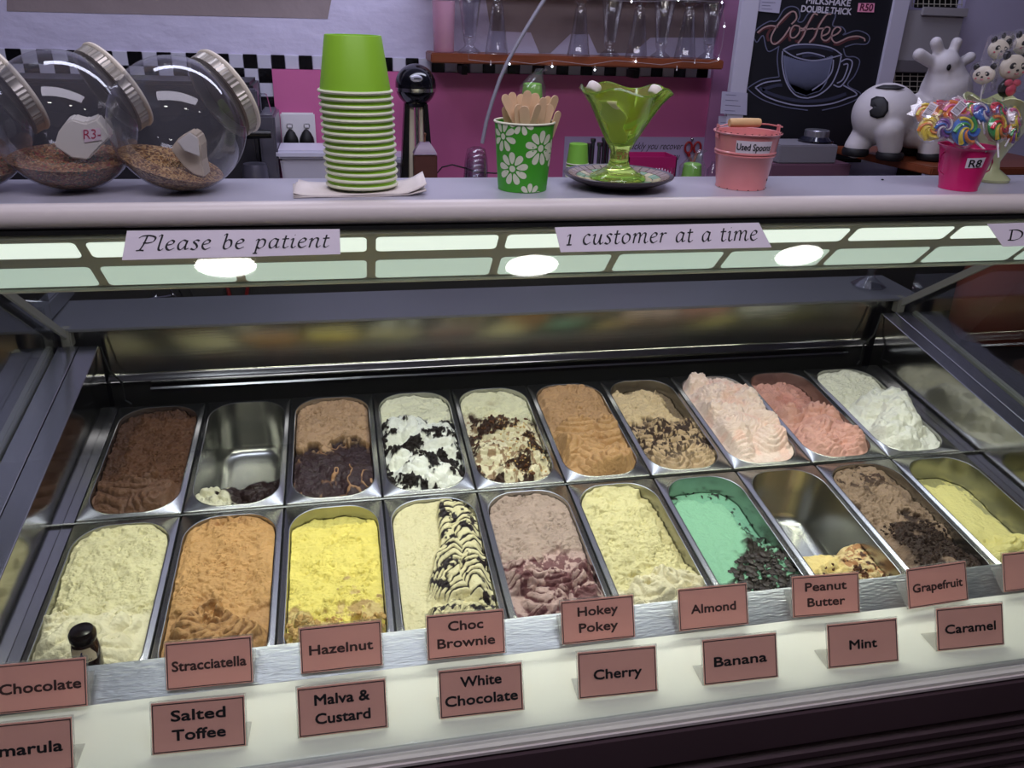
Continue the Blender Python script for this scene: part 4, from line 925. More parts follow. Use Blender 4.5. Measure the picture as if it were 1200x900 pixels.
def lolly(loc, nrm, r, cols, label, group=None, bar=False):
    o = thing('lollipop', label, 'lollipop', loc, 0, group); nrm = Vector(nrm).normalized()
    dn = (b2 + Vector((0,.012,.040))) - Vector(loc); yy = -(dn - nrm*dn.dot(nrm)).normalized(); xx = yy.cross(nrm)
    Rm = Matrix((xx, yy, nrm)).transposed(); o.rotation_euler = Rm.to_euler()
    o.scale = (r*1.12/.015,)*3
    obj('candy', MB().sphere((0,0,0), .015, 24, 10, (1,1,.42)), CND[cols[0]], o, smooth=80)
    for k in range(6):     # swirl ropes proud of both faces
        sw = MB(); path = []
        for t in np.linspace(.05, 1, 9):
            a = k*math.pi/3 + t*2.3; rr = .0142*t; path.append((rr*math.cos(a), rr*math.sin(a), .0063*math.sqrt(max(0, 1-(rr/.0152)**2))+.0004))
        sw.tube(path, [.0006+.0020*t for t in np.linspace(.05, 1, 9)], 6); obj('candy_stripe', sw, CND[cols[1+k % (len(cols)-1)]], o, smooth=60)
    wr_ = MB(); rg = random.Random(int(r*1e6)+len(label)); n = 20
    for sgn in (1, -1):
        ring0 = [Vector((.0175*math.cos(2*math.pi*i/n)*1.0, .0175*math.sin(2*math.pi*i/n), sgn*.001)) for i in range(n)]
        ring1 = [Vector((.013*math.cos(2*math.pi*i/n), .013*math.sin(2*math.pi*i/n), sgn*(.0065+rg.uniform(0,.002)))) for i in range(n)]
        ring2 = [Vector((.006*math.cos(2*math.pi*i/n), .006*math.sin(2*math.pi*i/n), sgn*(.0080+rg.uniform(0,.001)))) for i in range(n)]
        wr_.rings([ring0, ring1, ring2], False, True)
    fan = [Vector((a*.0175, b*.0175, rg.uniform(-.002,.002))) for a, b in ((-.6,.75),(-.75,1.3),(-.3,1.15),(0,1.4),(.35,1.15),(.8,1.3),(.6,.75))]
    wr_.rings([fan, [p + Vector((0,0,.0004)) for p in fan]])
    obj('clear_wrapper', wr_, FILM, o, smooth=30)
    obj('stick', MB().tube([(0,-.013,0),(0,-.034,0)], .0013, 6), WHITEP, o, smooth=60)
    if bar:
        q = MB().rings([[Vector((x, y, z)) for x, y in ((-.011,-.004),(.011,-.004),(.011,.006),(-.011,.006))] for z in (.0088,.0092)]); bo_ = obj('barcode_label', q, PAPERW, o)
        bb = MB(); x = -.009
        while x < .009: w = rg.choice((.0004,.0008,.0011)); bb.add([(x,-.003,.00925),(x+w,-.003,.00925),(x+w,.005,.00925),(x,.005,.00925)], [(0,1,2,3)]); x += w + rg.choice((.0005,.0009))
        obj('bars', bb, INK, bo_)
LO = [(1130,154,-.030,(.05,-1,.35),.0185,(4,3,2,1,4),'large blue, green and orange swirl lollipop at the front of the magenta bucket',0),
 (1168,150,-.026,(.35,-1,.45),.0165,(3,1,0,2),'green and orange swirl lollipop at the right front of magenta bucket',0),
 (1090,151,-.012,(-.5,-1,.3),.0150,(2,1,2,2),'yellow and orange lollipop hanging over the left rim of magenta bucket',0),
 (1119,133,-.004,(-.1,-.8,.7),.0165,(1,5,0,1),'orange and pink lollipop with barcode label in magenta bucket',1),
 (1088,134,.006,(-.4,-.8,.6),.0150,(1,2,1,2),'orange lollipop with small barcode at the far left of magenta bucket',1),
 (1104,128,.010,(-.2,-.7,.8),.0125,(0,5,0,0),'red lollipop at the top left of magenta bucket',0),
 (1123,122,.018,(0,-.7,.7),.0105,(5,7,5,7),'small pink lollipop sticking up behind the others in magenta bucket',0),
 (1150,133,.010,(.2,-.8,.7),.0140,(4,7,6,4),'blue and purple lollipop at the top of magenta bucket',0),
 (1170,130,.012,(.3,-.7,.7),.0135,(0,3,0,6),'red and green lollipop at the top right of magenta bucket',0),
 (1187,139,.004,(.5,-.8,.5),.0150,(7,2,5,7),'white and yellow lollipop at the far right of magenta bucket',0),
 (1106,150,-.022,(-.25,-1,.1),.0120,(6,4,7,6),'purple and blue lollipop at the left front of magenta bucket',0),
 (1140,128,.020,(.1,-.6,.8),.0120,(2,0,3,5),'yellow lollipop behind the others in magenta bucket',0),
 (1186,156,-.006,(.6,-1,.3),.0130,(1,6,2,3),'orange and purple lollipop over the right rim of magenta bucket',0)]
for px, py, dy, nr, r, cs, lab, br in LO: lolly(at(px, py, b2.y + dy), nr, r, cs, lab, 'wrapped lollipops in the magenta bucket', bar=br)
# ---- pale green ruffled vase with panda lollies, right edge
vb = atz(1174, 216, ZT) + Vector((.004,.038,0)); VH = .122
VM = mat('pale_green_ceramic', lin(205,212,160), .15, coat=.6)
va = thing('ruffled_vase', 'pale green ceramic vase with ruffled rim holding panda lollies', 'vase', vb)
pv = [(0,0),(.032,0),(.033,.004),(.027,.009),(.014,.018),(.0125,.030),(.020,.048),(.032,.070),(.044,.094),(.054,.112),(.061,.121)]
iv = [(.059,.122),(.052,.112),(.042,.094),(.030,.070),(.017,.048),(0,.044)]
obj('vase_body', MB().lathe(pv+iv, 64, cap0=False, cap1=False, wob=lambda r, z, a, k: (r*(1+.07*max(0,(z-.08)/.04)*math.cos(6*a)), z + .005*max(0,(z-.08)/.04)*math.cos(6*a+.5))), VM, va, smooth=60)
CRM = mat('cream_candy', lin(232,222,200), .35); PNK = mat('pink_candy', lin(215,85,105), .3)
def panda(px, py, dy, s, turn, tilt, label, body=False):
    p = at(px, py, vb.y + dy); o = thing('panda_lollipop', label, 'lollipop', p, turn, 'panda lollipops in the pale green vase'); o.scale = (s,)*3; o.rotation_euler = (0, tilt, turn)
    obj('head', MB().sphere((0,0,0), .0175, 28, 16, (1.12,.55,.92)), CRM, o, smooth=80)
    for sx in (-1, 1):
        obj('ear', MB().sphere((sx*.0145,-.001,.0145), .0058, 14, 9, (1,.6,1)), BLACK, o, smooth=80)
        e = obj('eye_patch', MB().sphere((sx*.0068,-.0078,.0020), .0052, 14, 8, (1.0,.35,.80), Matrix.Rotation(sx*.5, 3, 'Y')), BLACK, o, smooth=80)
        obj('eye', MB().sphere((sx*.0064,-.0096,.0024), .0018, 10, 6, (1,.4,1)), CRM, e, smooth=80)
        obj('cheek', MB().sphere((sx*.0110,-.0076,-.0055), .0020, 10, 6, (1.2,.3,.6)), PNK, o, smooth=80)
    obj('nose', MB().sphere((0,-.0096,-.0030), .0020, 10, 6, (1.2,.5,.8)), BLACK, o, smooth=80)
    obj('mouth', MB().tube([(-.003,-.0092,-.0070),(0,-.0095,-.0084),(.003,-.0092,-.0070)], .0005, 5), PNK, o, smooth=80)
    if body:
        obj('body', MB().sphere((0,.001,-.026), .012, 20, 12, (1.1,.55,1)), BLACK, o, smooth=80)
        obj('bow', MB().sphere((-.006,-.007,-.019), .006, 12, 8, (1.1,.5,.8)).sphere((.006,-.007,-.019), .006, 12, 8, (1.1,.5,.8)).sphere((0,-.007,-.028), .008, 12, 8, (1,.4,1)), PNK, o, smooth=80)
    obj('stick', MB().tube([(0,.002,-.016),(0,.002,-.075)], .0015, 6), WHITEP, o, smooth=60)
    w = [Vector((x, -.0125, z)) for x, z in ((-.022,-.03),(.022,-.03),(.024,.018),(.012,.026),(-.010,.024),(-.023,.020))]
    obj('clear_wrapper', MB().rings([w, [q + Vector((0,.022,0)) for q in w]]), FILM, o, bevel=.003)
panda(1187, 79, -.012, 1.12, 0, .0, 'largest panda lolly with pink bow at the front of the vase', True)
panda(1170, 58, .012, .85, -.1, .1, 'panda lolly standing up behind and left of the largest one')
panda(1153, 88, .000, .80, -1.0, -.1, 'panda lolly turned sideways at the left side of the vase')
panda(1199, 52, .014, .9, .1, 0, 'panda lolly cut off by the right edge at the back of the vase')
panda(1178, 52, .03, .75, .3, .1, 'panda lolly half hidden at the very back of the vase')
# ---- three tilted globe jars with crumbs and sprinkles
LIDM = mat('brushed_grey_lid', lin(176,170,160), .35, .55); LIDIN = mat('lid_inside_liner', lin(92,78,70), .6, var=.2, vscale=60); LIDR = mat('cream_lid_seal', lin(226,216,198), .5)
def speckle(name, cols, sc):
    m = mat(name, lin(*cols[0]), .6); nt = m.node_tree; p = nt.nodes['Principled BSDF']
    tc = nt.nodes.new('ShaderNodeTexCoord'); vo = nt.nodes.new('ShaderNodeTexVoronoi'); vo.inputs['Scale'].default_value = sc
    cr = nt.nodes.new('ShaderNodeValToRGB'); cr.color_ramp.interpolation = 'CONSTANT'; sp = nt.nodes.new('ShaderNodeSeparateColor')
    while len(cr.color_ramp.elements) < len(cols): cr.color_ramp.elements.new(.5)
    for i, c in enumerate(cols): cr.color_ramp.elements[i].position = i/len(cols); cr.color_ramp.elements[i].color = lin(*c)
    bp = nt.nodes.new('ShaderNodeBump'); bp.inputs['Strength'].default_value = 1; bp.inputs['Distance'].default_value = .002
    nt.links.new(tc.outputs['Object'], vo.inputs['Vector']); nt.links.new(vo.outputs['Color'], sp.inputs[0]); nt.links.new(sp.outputs[0], cr.inputs[0]); nt.links.new(cr.outputs[0], p.inputs['Base Color'])
    nt.links.new(vo.outputs['Distance'], bp.inputs['Height']); nt.links.new(bp.outputs[0], p.inputs['Normal']); return m
NUTM = speckle('chopped_nut_mix', [(178,136,84),(150,104,58),(206,168,112),(120,80,46),(190,150,96),(96,62,38)], 420)
SPRM = speckle('sprinkle_mix', [(150,104,70),(176,130,90),(120,74,52),(160,112,74),(190,150,110),(150,70,66),(110,76,54),(96,110,84),(170,124,78),(130,90,60)], 400)
def globe(label, px, py, rpx, Y, axis, fill, flab, tilt, lvl):
    c = at(px, py, Y); dist = Vector(RW @ (np.array(c) - CAM)).z; r = rpx/FPX*dist; c.z = ZT + r*.985
    o = thing('globe_jar', label, 'jar', c); A = Vector(axis).normalized()
    rm = r*.585; zc = math.sqrt(r*r-rm*rm); th0 = math.asin(rm/r)
    pf = [(r*math.sin(t), r*math.cos(t)) for t in np.linspace(th0, math.pi, 40)]
    pf[-1] = (0, -r); pf = [(rm, zc+.010), (rm, zc+.002)] + pf
    obj('glass_globe', MB().lathe(pf, 64, cap0=False, cap1=False, axis=A), JARG, o, smooth=80)
    # lid: ribbed skirt, cream sealing edge, liner
    n = 120; z0, z1 = zc-.001, zc+.015; R1 = rm+.007
    def wb(rr, z, a, k): return (rr*(1+.010*(1 if int(a/(2*math.pi)*n) % 2 else -1)) if k in (1,2) else rr, z)
    lid = obj('lid', MB().lathe([(rm+.001,z0),(R1,z0),(R1,z1-.004),(R1-.002,z1),(rm-.004,z1+.0015),(0,z1+.0015),(0,z1-.001),(rm+.001,z1-.002),(rm+.001,z0)], n, cap0=False, cap1=False, axis=A, wob=wb), LIDM, o, smooth=25)
    obj('lid_edge', MB().lathe([(R1+.0032*math.cos(t)-.001, z1-.001+.0034*math.sin(t)) for t in np.linspace(0, 2*math.pi, 9)], 64, cap0=False, cap1=False, axis=A), LIDR, lid, smooth=60)
    obj('lid_liner', MB().lathe([(0,z1-.003),(rm-.001,z1-.003),(rm-.001,z1-.0045),(0,z1-.0045)], 48, axis=A, cap0=False, cap1=False), LIDIN, lid)
    # fill: heap inside the globe, its surface tilted
    ri = r - .0015; nv = Vector(tilt).normalized(); f = MB(); rs = []; rg = random.Random(int(px)+7)
    ctr = nv*(ri*lvl); rc = ri*math.sqrt(1-lvl*lvl); t = Vector((1,0,0)); t = (t - nv*t.dot(nv)).normalized(); b = nv.cross(t)
    for k in range(1, 13):     # top surface, lumpy
        rr = rc*k/12; rs.append([ctr + (t*math.cos(a)+b*math.sin(a))*rr + nv*(.0035*rg.uniform(-1,1)*(k < 11)) for a in np.linspace(0, 2*math.pi, 40, endpoint=False)])
    a0 = math.acos(lvl)
    for k in range(1, 12):
        ph = a0 + (math.pi-a0)*k/12; rs.append([nv*(ri*math.cos(ph)) + (t*math.cos(a)+b*math.sin(a))*(ri*math.sin(ph)) for a in np.linspace(0, 2*math.pi, 40, endpoint=False)])
    fo = obj('jar_topping', f.rings(rs), fill, None, smooth=70, loc=c); tag(fo, flab, 'topping', kind='stuff')
    return o, c, r
j1, c1, r1 = globe('globe jar cut off by the left edge of the photo, ribbed lid showing', -52, 147, 80, -.150, (.71,.50,.44), SPRM, 'dark brown topping inside the globe jar at the left edge', (.15,-.1,1), -.60)
j2, c2, r2 = globe('middle globe jar with ribbed grey lid, holding sprinkles and price card R3-', 77, 150, 79, -.150, (.70,.50,.48), SPRM, 'multicoloured sprinkle crumbs inside the middle globe jar', (.04,-.10,1), -.52)
j3, c3, r3 = globe('right-hand globe jar with cream-edged lid, holding chopped nuts', 209, 150, 76.5, -.160, (.72,.50,.44), NUTM, 'golden chopped nuts inside the right-hand globe jar', (.30,-.10,1), -.62)
# white scoop with price card in the middle jar
sp_ = thing('scoop', 'white plastic scoop with R3- price label inside the middle globe jar', 'scoop', c2)
sy = c2.y - .030
poly = [at(px, py, sy) - c2 for px, py in ((63,172),(68,155),(77,143),(84,139.5),(92,142),(100,144),(113,139),(121,149),(130,161),(118,172),(103,188),(84,186))]
obj('scoop_bowl', MB().prism(poly, (0,.022,.004)), mat('milky_plastic', lin(228,222,212), .5), sp_, bevel=.002)
tg = [at(px, py, sy-.0012) - c2 for px, py in ((96,152),(117,150),(119,164),(99,167))]
tgo = obj('price_label', MB().prism(tg, (0,.0004,0)), mat('pale_pink_label', lin(232,208,218), .6), sp_)
rm_ = MB(); text_on(rm_, ('R3-', 0.0), at(108,162.5,sy-.0016) - c2, Vector((1,0,.06)).normalized(), Vector((-.05,0,1)).normalized(), .019, .0155, shear=.2)
obj('lettering', rm_, mat('crimson_ink', lin(180,40,80), .6), tgo)
s2 = thing('scoop', 'white plastic scoop standing in the nuts inside the right-hand globe jar', 'scoop', c3); sy = c3.y - .022
poly = [at(px, py, sy) - c3 for px, py in ((199,175),(208,163),(222,155),(231,160),(235,171),(236,190),(240,209),(226,205),(214,195))]
obj('scoop_bowl', MB().prism(poly, (.006,.018,.004)), mat('milky_plastic_tan', lin(205,190,170), .5), s2, bevel=.002)
poly = [at(px, py, sy-.012) - c3 for px, py in ((207,166),(222,155),(232,162),(234,184),(216,177))]
obj('scoop_lip', MB().prism(poly, (0,.003,0)), mat('white_scoop_lip', lin(226,220,214), .5), s2, bevel=.001)
# speck of dirt on the canopy
# ================================================================== behind the counter
ZW = .285
def onw(px, py, Y):      # foot of a thing standing on the back worktop, seen at column px
    p = at(px, py, Y); return Vector((p.x, Y, ZW))
# ---- wooden shelf with glasses and string lights
SY0 = YW - .16
sa = at(505, 62, SY0); sb2 = at(849, 69, SY0); ZS = (sa.z + sb2.z)/2
sh = thing('wall_shelf', 'brown wooden wall shelf carrying milkshake glasses', 'shelf', (sa.x, YW, ZS - .03))
obj('shelf_board', MB().box(0, sb2.x - sa.x, -.16, -.021, .003, .028), BROWNW, sh, bevel=.003)
for fx in (.12, .72): obj('shelf_bracket', MB().box(fx*(sb2.x-sa.x)-.008, fx*(sb2.x-sa.x)+.008, -.09, -.021, -.03, -.0085), BLACK, sh)
ZS = ZS - .03 + .0285
FLU = thin_glass('fluted_glass', (0.95,0.96,0.98), 0.07, 0.7, 2.2, rough=.06)
def shake_glass(px, inv, dy, label, k, s=1.0):
    p = at(px, 60, SY0 + .035 + dy); o = thing('milkshake_glass', label, 'glass', (p.x, p.y, ZS), 0, 'milkshake glasses on the wooden shelf')
    H = .150*s
    pr = [(0,0),(.026,0),(.027,.003),(.022,.008),(.012,.016),(.0105,.022),(.0135,.028),(.0150,.034),(.0185,.07),(.024,.115),(.029,.148),(.030,.150),(.0275,.150),(.0225,.115),(.017,.07),(.0135,.040),(0,.036)]
    pr = [(r*s*1.1, z*s) for r, z in pr]
    if inv: pr = [(r, H - z) for r, z in pr]
    n = 32
    ob = obj('glass_body', MB().lathe(pr, n, cap0=False, cap1=False, wob=lambda r, z, a, k: (r*(1+.035*math.cos(8*a)), z)), FLU, o, smooth=50)
    f = MB().lathe([(0,.0005),(.0262*s,.0005),(.0262*s,.0035),(0,.006)] if not inv else [(0,H-.0055),(.0262*s,H-.003),(.0262*s,H-.0002),(0,H-.0002)], 24, cap0=False, cap1=False)
    obj('glass_foot', f, FLU, o, smooth=40)
for i, (px, inv, dy, s, lab) in enumerate([(550,0,.0,1.05,'upright fluted milkshake glass beside the pink tumbler'),(582,1,-.01,1,'upside-down milkshake glass just left of the grey hose'),
   (678,1,-.01,1,'upside-down milkshake glass just right of the grey hose'),(714,0,.03,1,'upright milkshake glass, first upright one right of the hose'),
   (746,1,-.01,1,'upside-down milkshake glass in the middle between two upright ones'),(774,0,.02,1,'upright milkshake glass, second upright one right of the hose'),
   (803,1,-.01,1,'upside-down milkshake glass nearest the right end of the shelf'),(830,0,.02,.98,'upright milkshake glass at the right end of the shelf')]): shake_glass(px, inv, dy, lab, i, s)
p = at(520, 60, SY0+.045); tb_ = obj('tumbler', MB().lathe([(0,0),(.026,0),(.028,.003),(.031,.128),(.029,.128),(.026,.006),(0,.006)], 32, cap0=False, cap1=False), thin_glass('pink_frosted_glass', (.93,.70,.80), .10, .6, 2, rough=.2, haze=.35, hazecol=(.80,.55,.68)), None, smooth=40, loc=(p.x, p.y, ZS)); tag(tb_, 'frosted pink tumbler at the left end of the shelf', 'glass')
# string lights
WIREM = mat('clear_light_wire', lin(150,145,155), .5)
sl = thing('string_lights', 'thin wire of tiny white fairy lights along the wooden shelf', 'string lights', at(660, 74, SY0-.006)); L = Vector(sl.location)
wp = [(549,60),(549,70),(575,73),(600,72),(625,75),(648,71),(690,76),(720,71),(745,73),(775,76),(800,72),(830,74),(842,71)]
obj('wire', MB().tube([at(x, y, SY0-.006)-L for x, y in wp], .0006, 5), WIREM, sl, smooth=60)
wp2 = [(690,-6),(720,1),(760,2),(795,0),(820,1),(846,3),(849,31),(846,55),(842,69)]
obj('wire', MB().tube([at(x, y, SY0-.010)-L for x, y in wp2], .0005, 5), WIREM, sl, smooth=60)
LED = mat('lit_fairy_bulb', (1,1,1), .4, emit=(.85,.9,1,1), es=14)
for x, y in ((597,75),(647,78),(697,82),(745,72),(849,31),(842,69),(740,2),(795,0),(846,3),(793,82),(575,76),(814,74)):
    b = Vector(at(x, y, SY0-.009)) - L
    obj('bulb', MB().sphere(b, .0022, 8, 6), LED if x not in (793,575,814) else WHITEP, sl, smooth=80)
    obj('bulb_stem', MB().tube([b + Vector((0,0,.002)), b + Vector((0,.001,.011))], .0008, 5), WHITEP, sl)
# upper shelf, out of frame, sized to shade the plaster; an unseen box added for shade at left
us = at(770, 0, SY0)
obj_ = obj('upper_shelf', MB().box(sa.x-.02, sb2.x+.02, YW-.13, YW-.021, us.z+.035, us.z+.062), BROWNW, None, bevel=.003); tag(obj_, 'second brown wooden shelf above the milkshake glasses, just above the frame', 'shelf')
ul = at(10, -20, YW-.12); ur = at(384, -20, YW-.12)
oc = thing('wall_cabinet', 'overhead wall cabinet just above the frame on the left', 'cabinet', (ul.x, YW, .94))
obj('cabinet_box', MB().box(0, ur.x-ul.x, -.10, -.002, 0, .4), ROOMC, oc, bevel=.003)
# ---- grey hose
hy = YW - .20
hs = thing('flexible_hose', 'grey flexible hose hanging down past the shelf into the plastic glasses', 'hose', at(558, 168, hy)); L = Vector(hs.location)
obj('hose_tube', MB().tube([at(x, y, hy)-L for x, y in ((668,-150),(664,-90),(654,-40),(640,-4),(626,18),(608,48),(596,70),(586,92),(577,118),(570,142),(565,168))], .0052, 10), mat('grey_hose', lin(150,146,158), .35), hs, smooth=60)
# ---- upside-down clear plastic glasses
for k in range(7):
    p = onw(558, 190, 1.0); o = obj('plastic_glass', MB().lathe([(.034,.0),(.033,.03),(.030,.07),(.024,.094),(.012,.100),(0,.101)], 28, c=(0,0,0), cap0=False, cap1=False, wob=lambda r, z, a, k: (r*(1+.03*math.cos(12*a)), z)), FLU, None, smooth=50, loc=(p.x, p.y, ZW + .001 + k*.013))
    tag(o, ('topmost upside-down clear plastic glass, directly under the hose end' if k == 6 else 'clear plastic glass nested inside the upside-down stack under the hose'), 'glass', 'nested clear plastic glasses')
# ---- socket with two plugs
sp = at(350, 152, YW-.014); so = thing('wall_socket', 'white double wall socket with two black plugs', 'socket', sp)
w = (at(369,150,YW-.014)-at(329,150,YW-.014)).x/2; h = .050
obj('socket_plate', MB().box(-w, w, -.012, .0, -h, h*.95), WHITEP, so, bevel=.004)
for s in (-1, 1):
    obj('rocker_switch', MB().box(s*w*.5-.008, s*w*.5+.008, -.0155, -.012, .006, .018), WHITEP, so, bevel=.002)
    obj('plug', MB().lathe([(0,-.024),(.015,-.022),(.021,-.012),(.019,.002),(.012,.016),(.005,.024),(0,.026)], 20, c=(s*w*.46, -.028, -.020)), RUBBER, so, smooth=40)
# ---- white tubs
def tub(label, x0, x1, ytop, Y, hh=.12, dep=.13):
    a = at(x0, ytop, Y); b = at(x1, ytop, Y); W = b.x-a.x; H = a.z - ZW
    o = thing('storage_tub', label, 'container', (a.x + W/2, Y, ZW)); zz = H - .022
    bx_ = MB().rings([[Vector((s*x, y, z)) for s, x, y in ((-1,W/2*k,.0+dep*(1-k)/2),(1,W/2*k,dep*(1-k)/2),(1,W/2*k,dep),(-1,W/2*k,dep))] for z, k in ((0,.86),(zz,.95))])
    obj('tub_box', bx_, mat('milky_tub', lin(196,192,205), .4), o, bevel=.006); obj('tub_lid', MB().box(-W/2, W/2, -.004, dep+.004, zz, H), mat('white_tub_lid', lin(208,205,222), .35), o, bevel=.006)
tub('large white plastic tub with lid, left of the milkshake mixer', 323, 462, 176, .98)
tub('small white plastic tub partly hidden right of the lime tub stack', 440, 479, 184, 1.13)
# ---- milkshake mixer
mY = 1.04; mc = at(487, 100, mY); mb0 = onw(489, 200, mY); r = 23.8/FPX*Vector(RW @ (np.array(mc)-CAM)).z
mx = thing('milkshake_mixer', 'black milkshake mixer with round head, chrome band and cream column', 'mixer', (mc.x, mY, ZW)); hz = mc.z - ZW
obj('motor_head', MB().sphere((0,0,hz), r, 36, 22), mat('gloss_black', lin(12,12,18), .12, coat=.5), mx, smooth=80)
obj('chrome_band', MB().lathe([(r*.99,hz-.014),(r*1.015,hz-.014),(r*1.02,hz-.005),(r*.99,hz-.005)], 40, cap0=False, cap1=False), CHROME, mx, smooth=40)
bd_ = MB().sphere((0,0,0), .016, 20, 8, (1,.12,.55)); obj('oval_badge', bd_, mat('silver_badge', lin(190,190,205), .3, .4), mx, smooth=80, loc=(-.002, -r*.95, hz+r*.38))
obj('badge_stripe', MB().tube([(-.009,-r*.95-.0023,hz+r*.38),(0,-r*.95-.0026,hz+r*.40),(.009,-r*.95-.0023,hz+r*.38)], .0012, 5), BLACK, mx)
for s in (-1, 1): obj('side_leg', MB().rings([[Vector((s*x, y, z)) for x, y in ((xa,-.02),(xb,-.02),(xb,.03),(xa,.03))] for z, xa, xb in ((0,.028,.052),(hz-r*.8,.018,.030))]), BLACK, mx, bevel=.003)
obj('cream_column', MB().box(-.024, -.006, -.012, .025, 0, hz-r*.85), mat('cream_enamel', lin(205,195,170), .3), mx, bevel=.003)
obj('cream_column', MB().box(.008, .018, -.012, .025, 0, hz-r*.85), mat('cream_enamel_b', lin(205,195,170), .3), mx, bevel=.003)
obj('spindle', MB().tube([(.001,-.014,.01),(.001,-.014,hz-r*.9)], .0045, 10), STEEL, mx, smooth=60); obj('mixer_neck', MB().lathe([(.026,hz-r*.98),(.034,hz-r*.7),(0,hz-r*.7)], 24, cap0=True, cap1=False), BLACK, mx, smooth=40)
# ---- brown syrup bottle with pump
p = onw(498, 190, .96); sb_ = thing('syrup_bottle', 'small brown syrup bottle with clear pump in front of the mixer', 'bottle', p); zt = at(498, 180, .96).z - ZW
obj('bottle_body', MB().rings([[Vector((x*k, y*k, z)) for x, y in ((-.031,-.02),(.031,-.02),(.031,.02),(-.031,.02))] for z, k in ((0,1),(zt,1))]), mat('brown_syrup', lin(92,58,52), .2), sb_, bevel=.004)
obj('bottle_shoulder', MB().rings([[Vector((x*k, y*k, z)) for x, y in ((-.031,-.02),(.031,-.02),(.031,.02),(-.031,.02))] for z, k in ((zt,1),(zt+.013,.8),(zt+.03,.4))]), mat('hazy_shoulder', lin(140,120,140), .25), sb_, smooth=40)
obj('pump_stem', MB().tube([(0,0,zt+.03),(0,0,zt+.052),(.0,-.02,zt+.052)], .0025, 8), mat('brown_pump', lin(120,80,60), .4), sb_)
cbp = MB().tube([at(x, y, 1.0) for x, y in ((500,202),(512,203),(518,196),(530,193),(545,197),(560,202),(580,203),(600,202))], .0022, 6); cbo = obj('power_cable', cbp, RUBBER, None, smooth=60); tag(cbo, 'black power cable lying looped between mixer and plastic glasses', 'cable')
# ---- espresso machine behind the globe jars
ea = at(-30, 120, .98); eb = at(322, 140, .98); et = at(200, 96, .98).z
em = thing('espresso_machine', 'grey and black espresso machine behind the globe jars', 'coffee machine', (0, .98, ZW))
GM = mat('grey_machine_steel', lin(110,108,122), .3, .6)
obj('machine_body', MB().box(ea.x, at(300,150,.98).x, .02, .21, .02, et-ZW), mat('dark_machine_body', lin(44,42,48), .35), em, bevel=.008)
obj('side_panel', MB().box(at(303,150,.98).x, eb.x, .0, .2, .0, at(310,135,.98).z-ZW), GM, em, bevel=.006)
obj('group_head', MB().lathe([(0,0),(.030,0),(.032,.01),(.032,.10),(.028,.115),(0,.115)], 28, c=(at(296,150,.98).x, -.04, .03), cap0=False, cap1=False), GM, em, smooth=40)
obj('black_lever', MB().tube([(at(284,157,.9).x,-.08,at(284,157,.9).z-ZW),(at(318,157,.9).x,-.08,at(318,157,.9).z-ZW)], [.013,.010], 14), BLACK, em, smooth=50)
obj('steam_knob', MB().box(at(290,120,.98).x, at(303,120,.98).x, -.02, .02, at(290,126,.98).z-ZW, at(290,104,.98).z-ZW), GM, em, bevel=.004)
obj('drip_tray', MB().box(ea.x, eb.x, -.12, .0, .0, .055), BLACK, em, bevel=.004)
obj('tray_edge', MB().box(at(275,205,.86).x, at(322,205,.86).x, -.125, -.12, .048, .056), CHROME, em)
obj('hopper', MB().rings([[Vector((x*k + at(305,110,.98).x, y*k+.05, z)) for x, y in ((-.02,-.02),(.02,-.02),(.02,.02),(-.02,.02))] for z, k in ((at(305,135,.98).z-ZW,1.0),(at(305,112,.98).z-ZW,.55))]), CLEAR, em, bevel=.002)
# ---- notice on the pink wall
n0 = at(662, 160, YW-.016); n1 = at(822, 208, YW-.016); no_ = thing('wall_notice', 'white notice on the pink wall with black italic lines of writing', 'notice', ((n0.x+n1.x)/2, YW-.013, n0.z))
W = n1.x-n0.x
obj('notice_sheet', MB().box(-W/2, W/2, -.003, 0, -.16, 0), mat('notice_white', lin(186,170,205), .5), no_)
for s, px, py, wpx in (('quickly you recover', 766, 173.5, 70), ('someone offers you', 760, 185.5, 74)):
    o_ = at(px, py, YW-.0165) - Vector(no_.location); wd_ = wpx/FPX*Vector(RW @ (np.array(at(px,py,YW))-CAM)).z
    m_ = MB(); text_on(m_, (s, 0.0), o_ + Vector((0,0,-.004)), Vector((1,0,0)), Vector((0,0,1)), wd_, .031, .28); obj('lettering', m_, INK, no_)
# ---- lime tubs behind, steel tools, basket, scissors
def lime(label, px, ytop, Y, n, inv=True, bag=False, s=1.0):
    p = onw(px, 200, Y); zt_ = at(px, ytop, Y).z
    for k in range(n):
        z = zt_ - .056*s - k*.009
        if z < ZW: break
        o = thing('paper_tub', label if k == 0 else f'small lime green tub {["","just below the top one","third from the top","fourth from the top","fifth from the top","sixth from the top"][min(k,5)]} in low stack left of sundae glass', 'paper cup', (p.x, p.y, z), 0, 'low stack of lime tubs')
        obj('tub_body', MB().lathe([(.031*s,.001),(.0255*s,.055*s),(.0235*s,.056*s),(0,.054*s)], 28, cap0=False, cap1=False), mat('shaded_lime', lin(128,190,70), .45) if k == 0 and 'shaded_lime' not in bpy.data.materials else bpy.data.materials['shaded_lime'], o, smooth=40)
        obj('tub_rim', MB().lathe([(.031*s+.0017*math.cos(t), .0017+.0017*math.sin(t)) for t in np.linspace(0, 2*math.pi, 7)], 28, cap0=False, cap1=False), RIMP, o, smooth=60)
lime('upper lime green paper tub of the low stack left of the sundae glass', 676, 168, 1.02, 6)
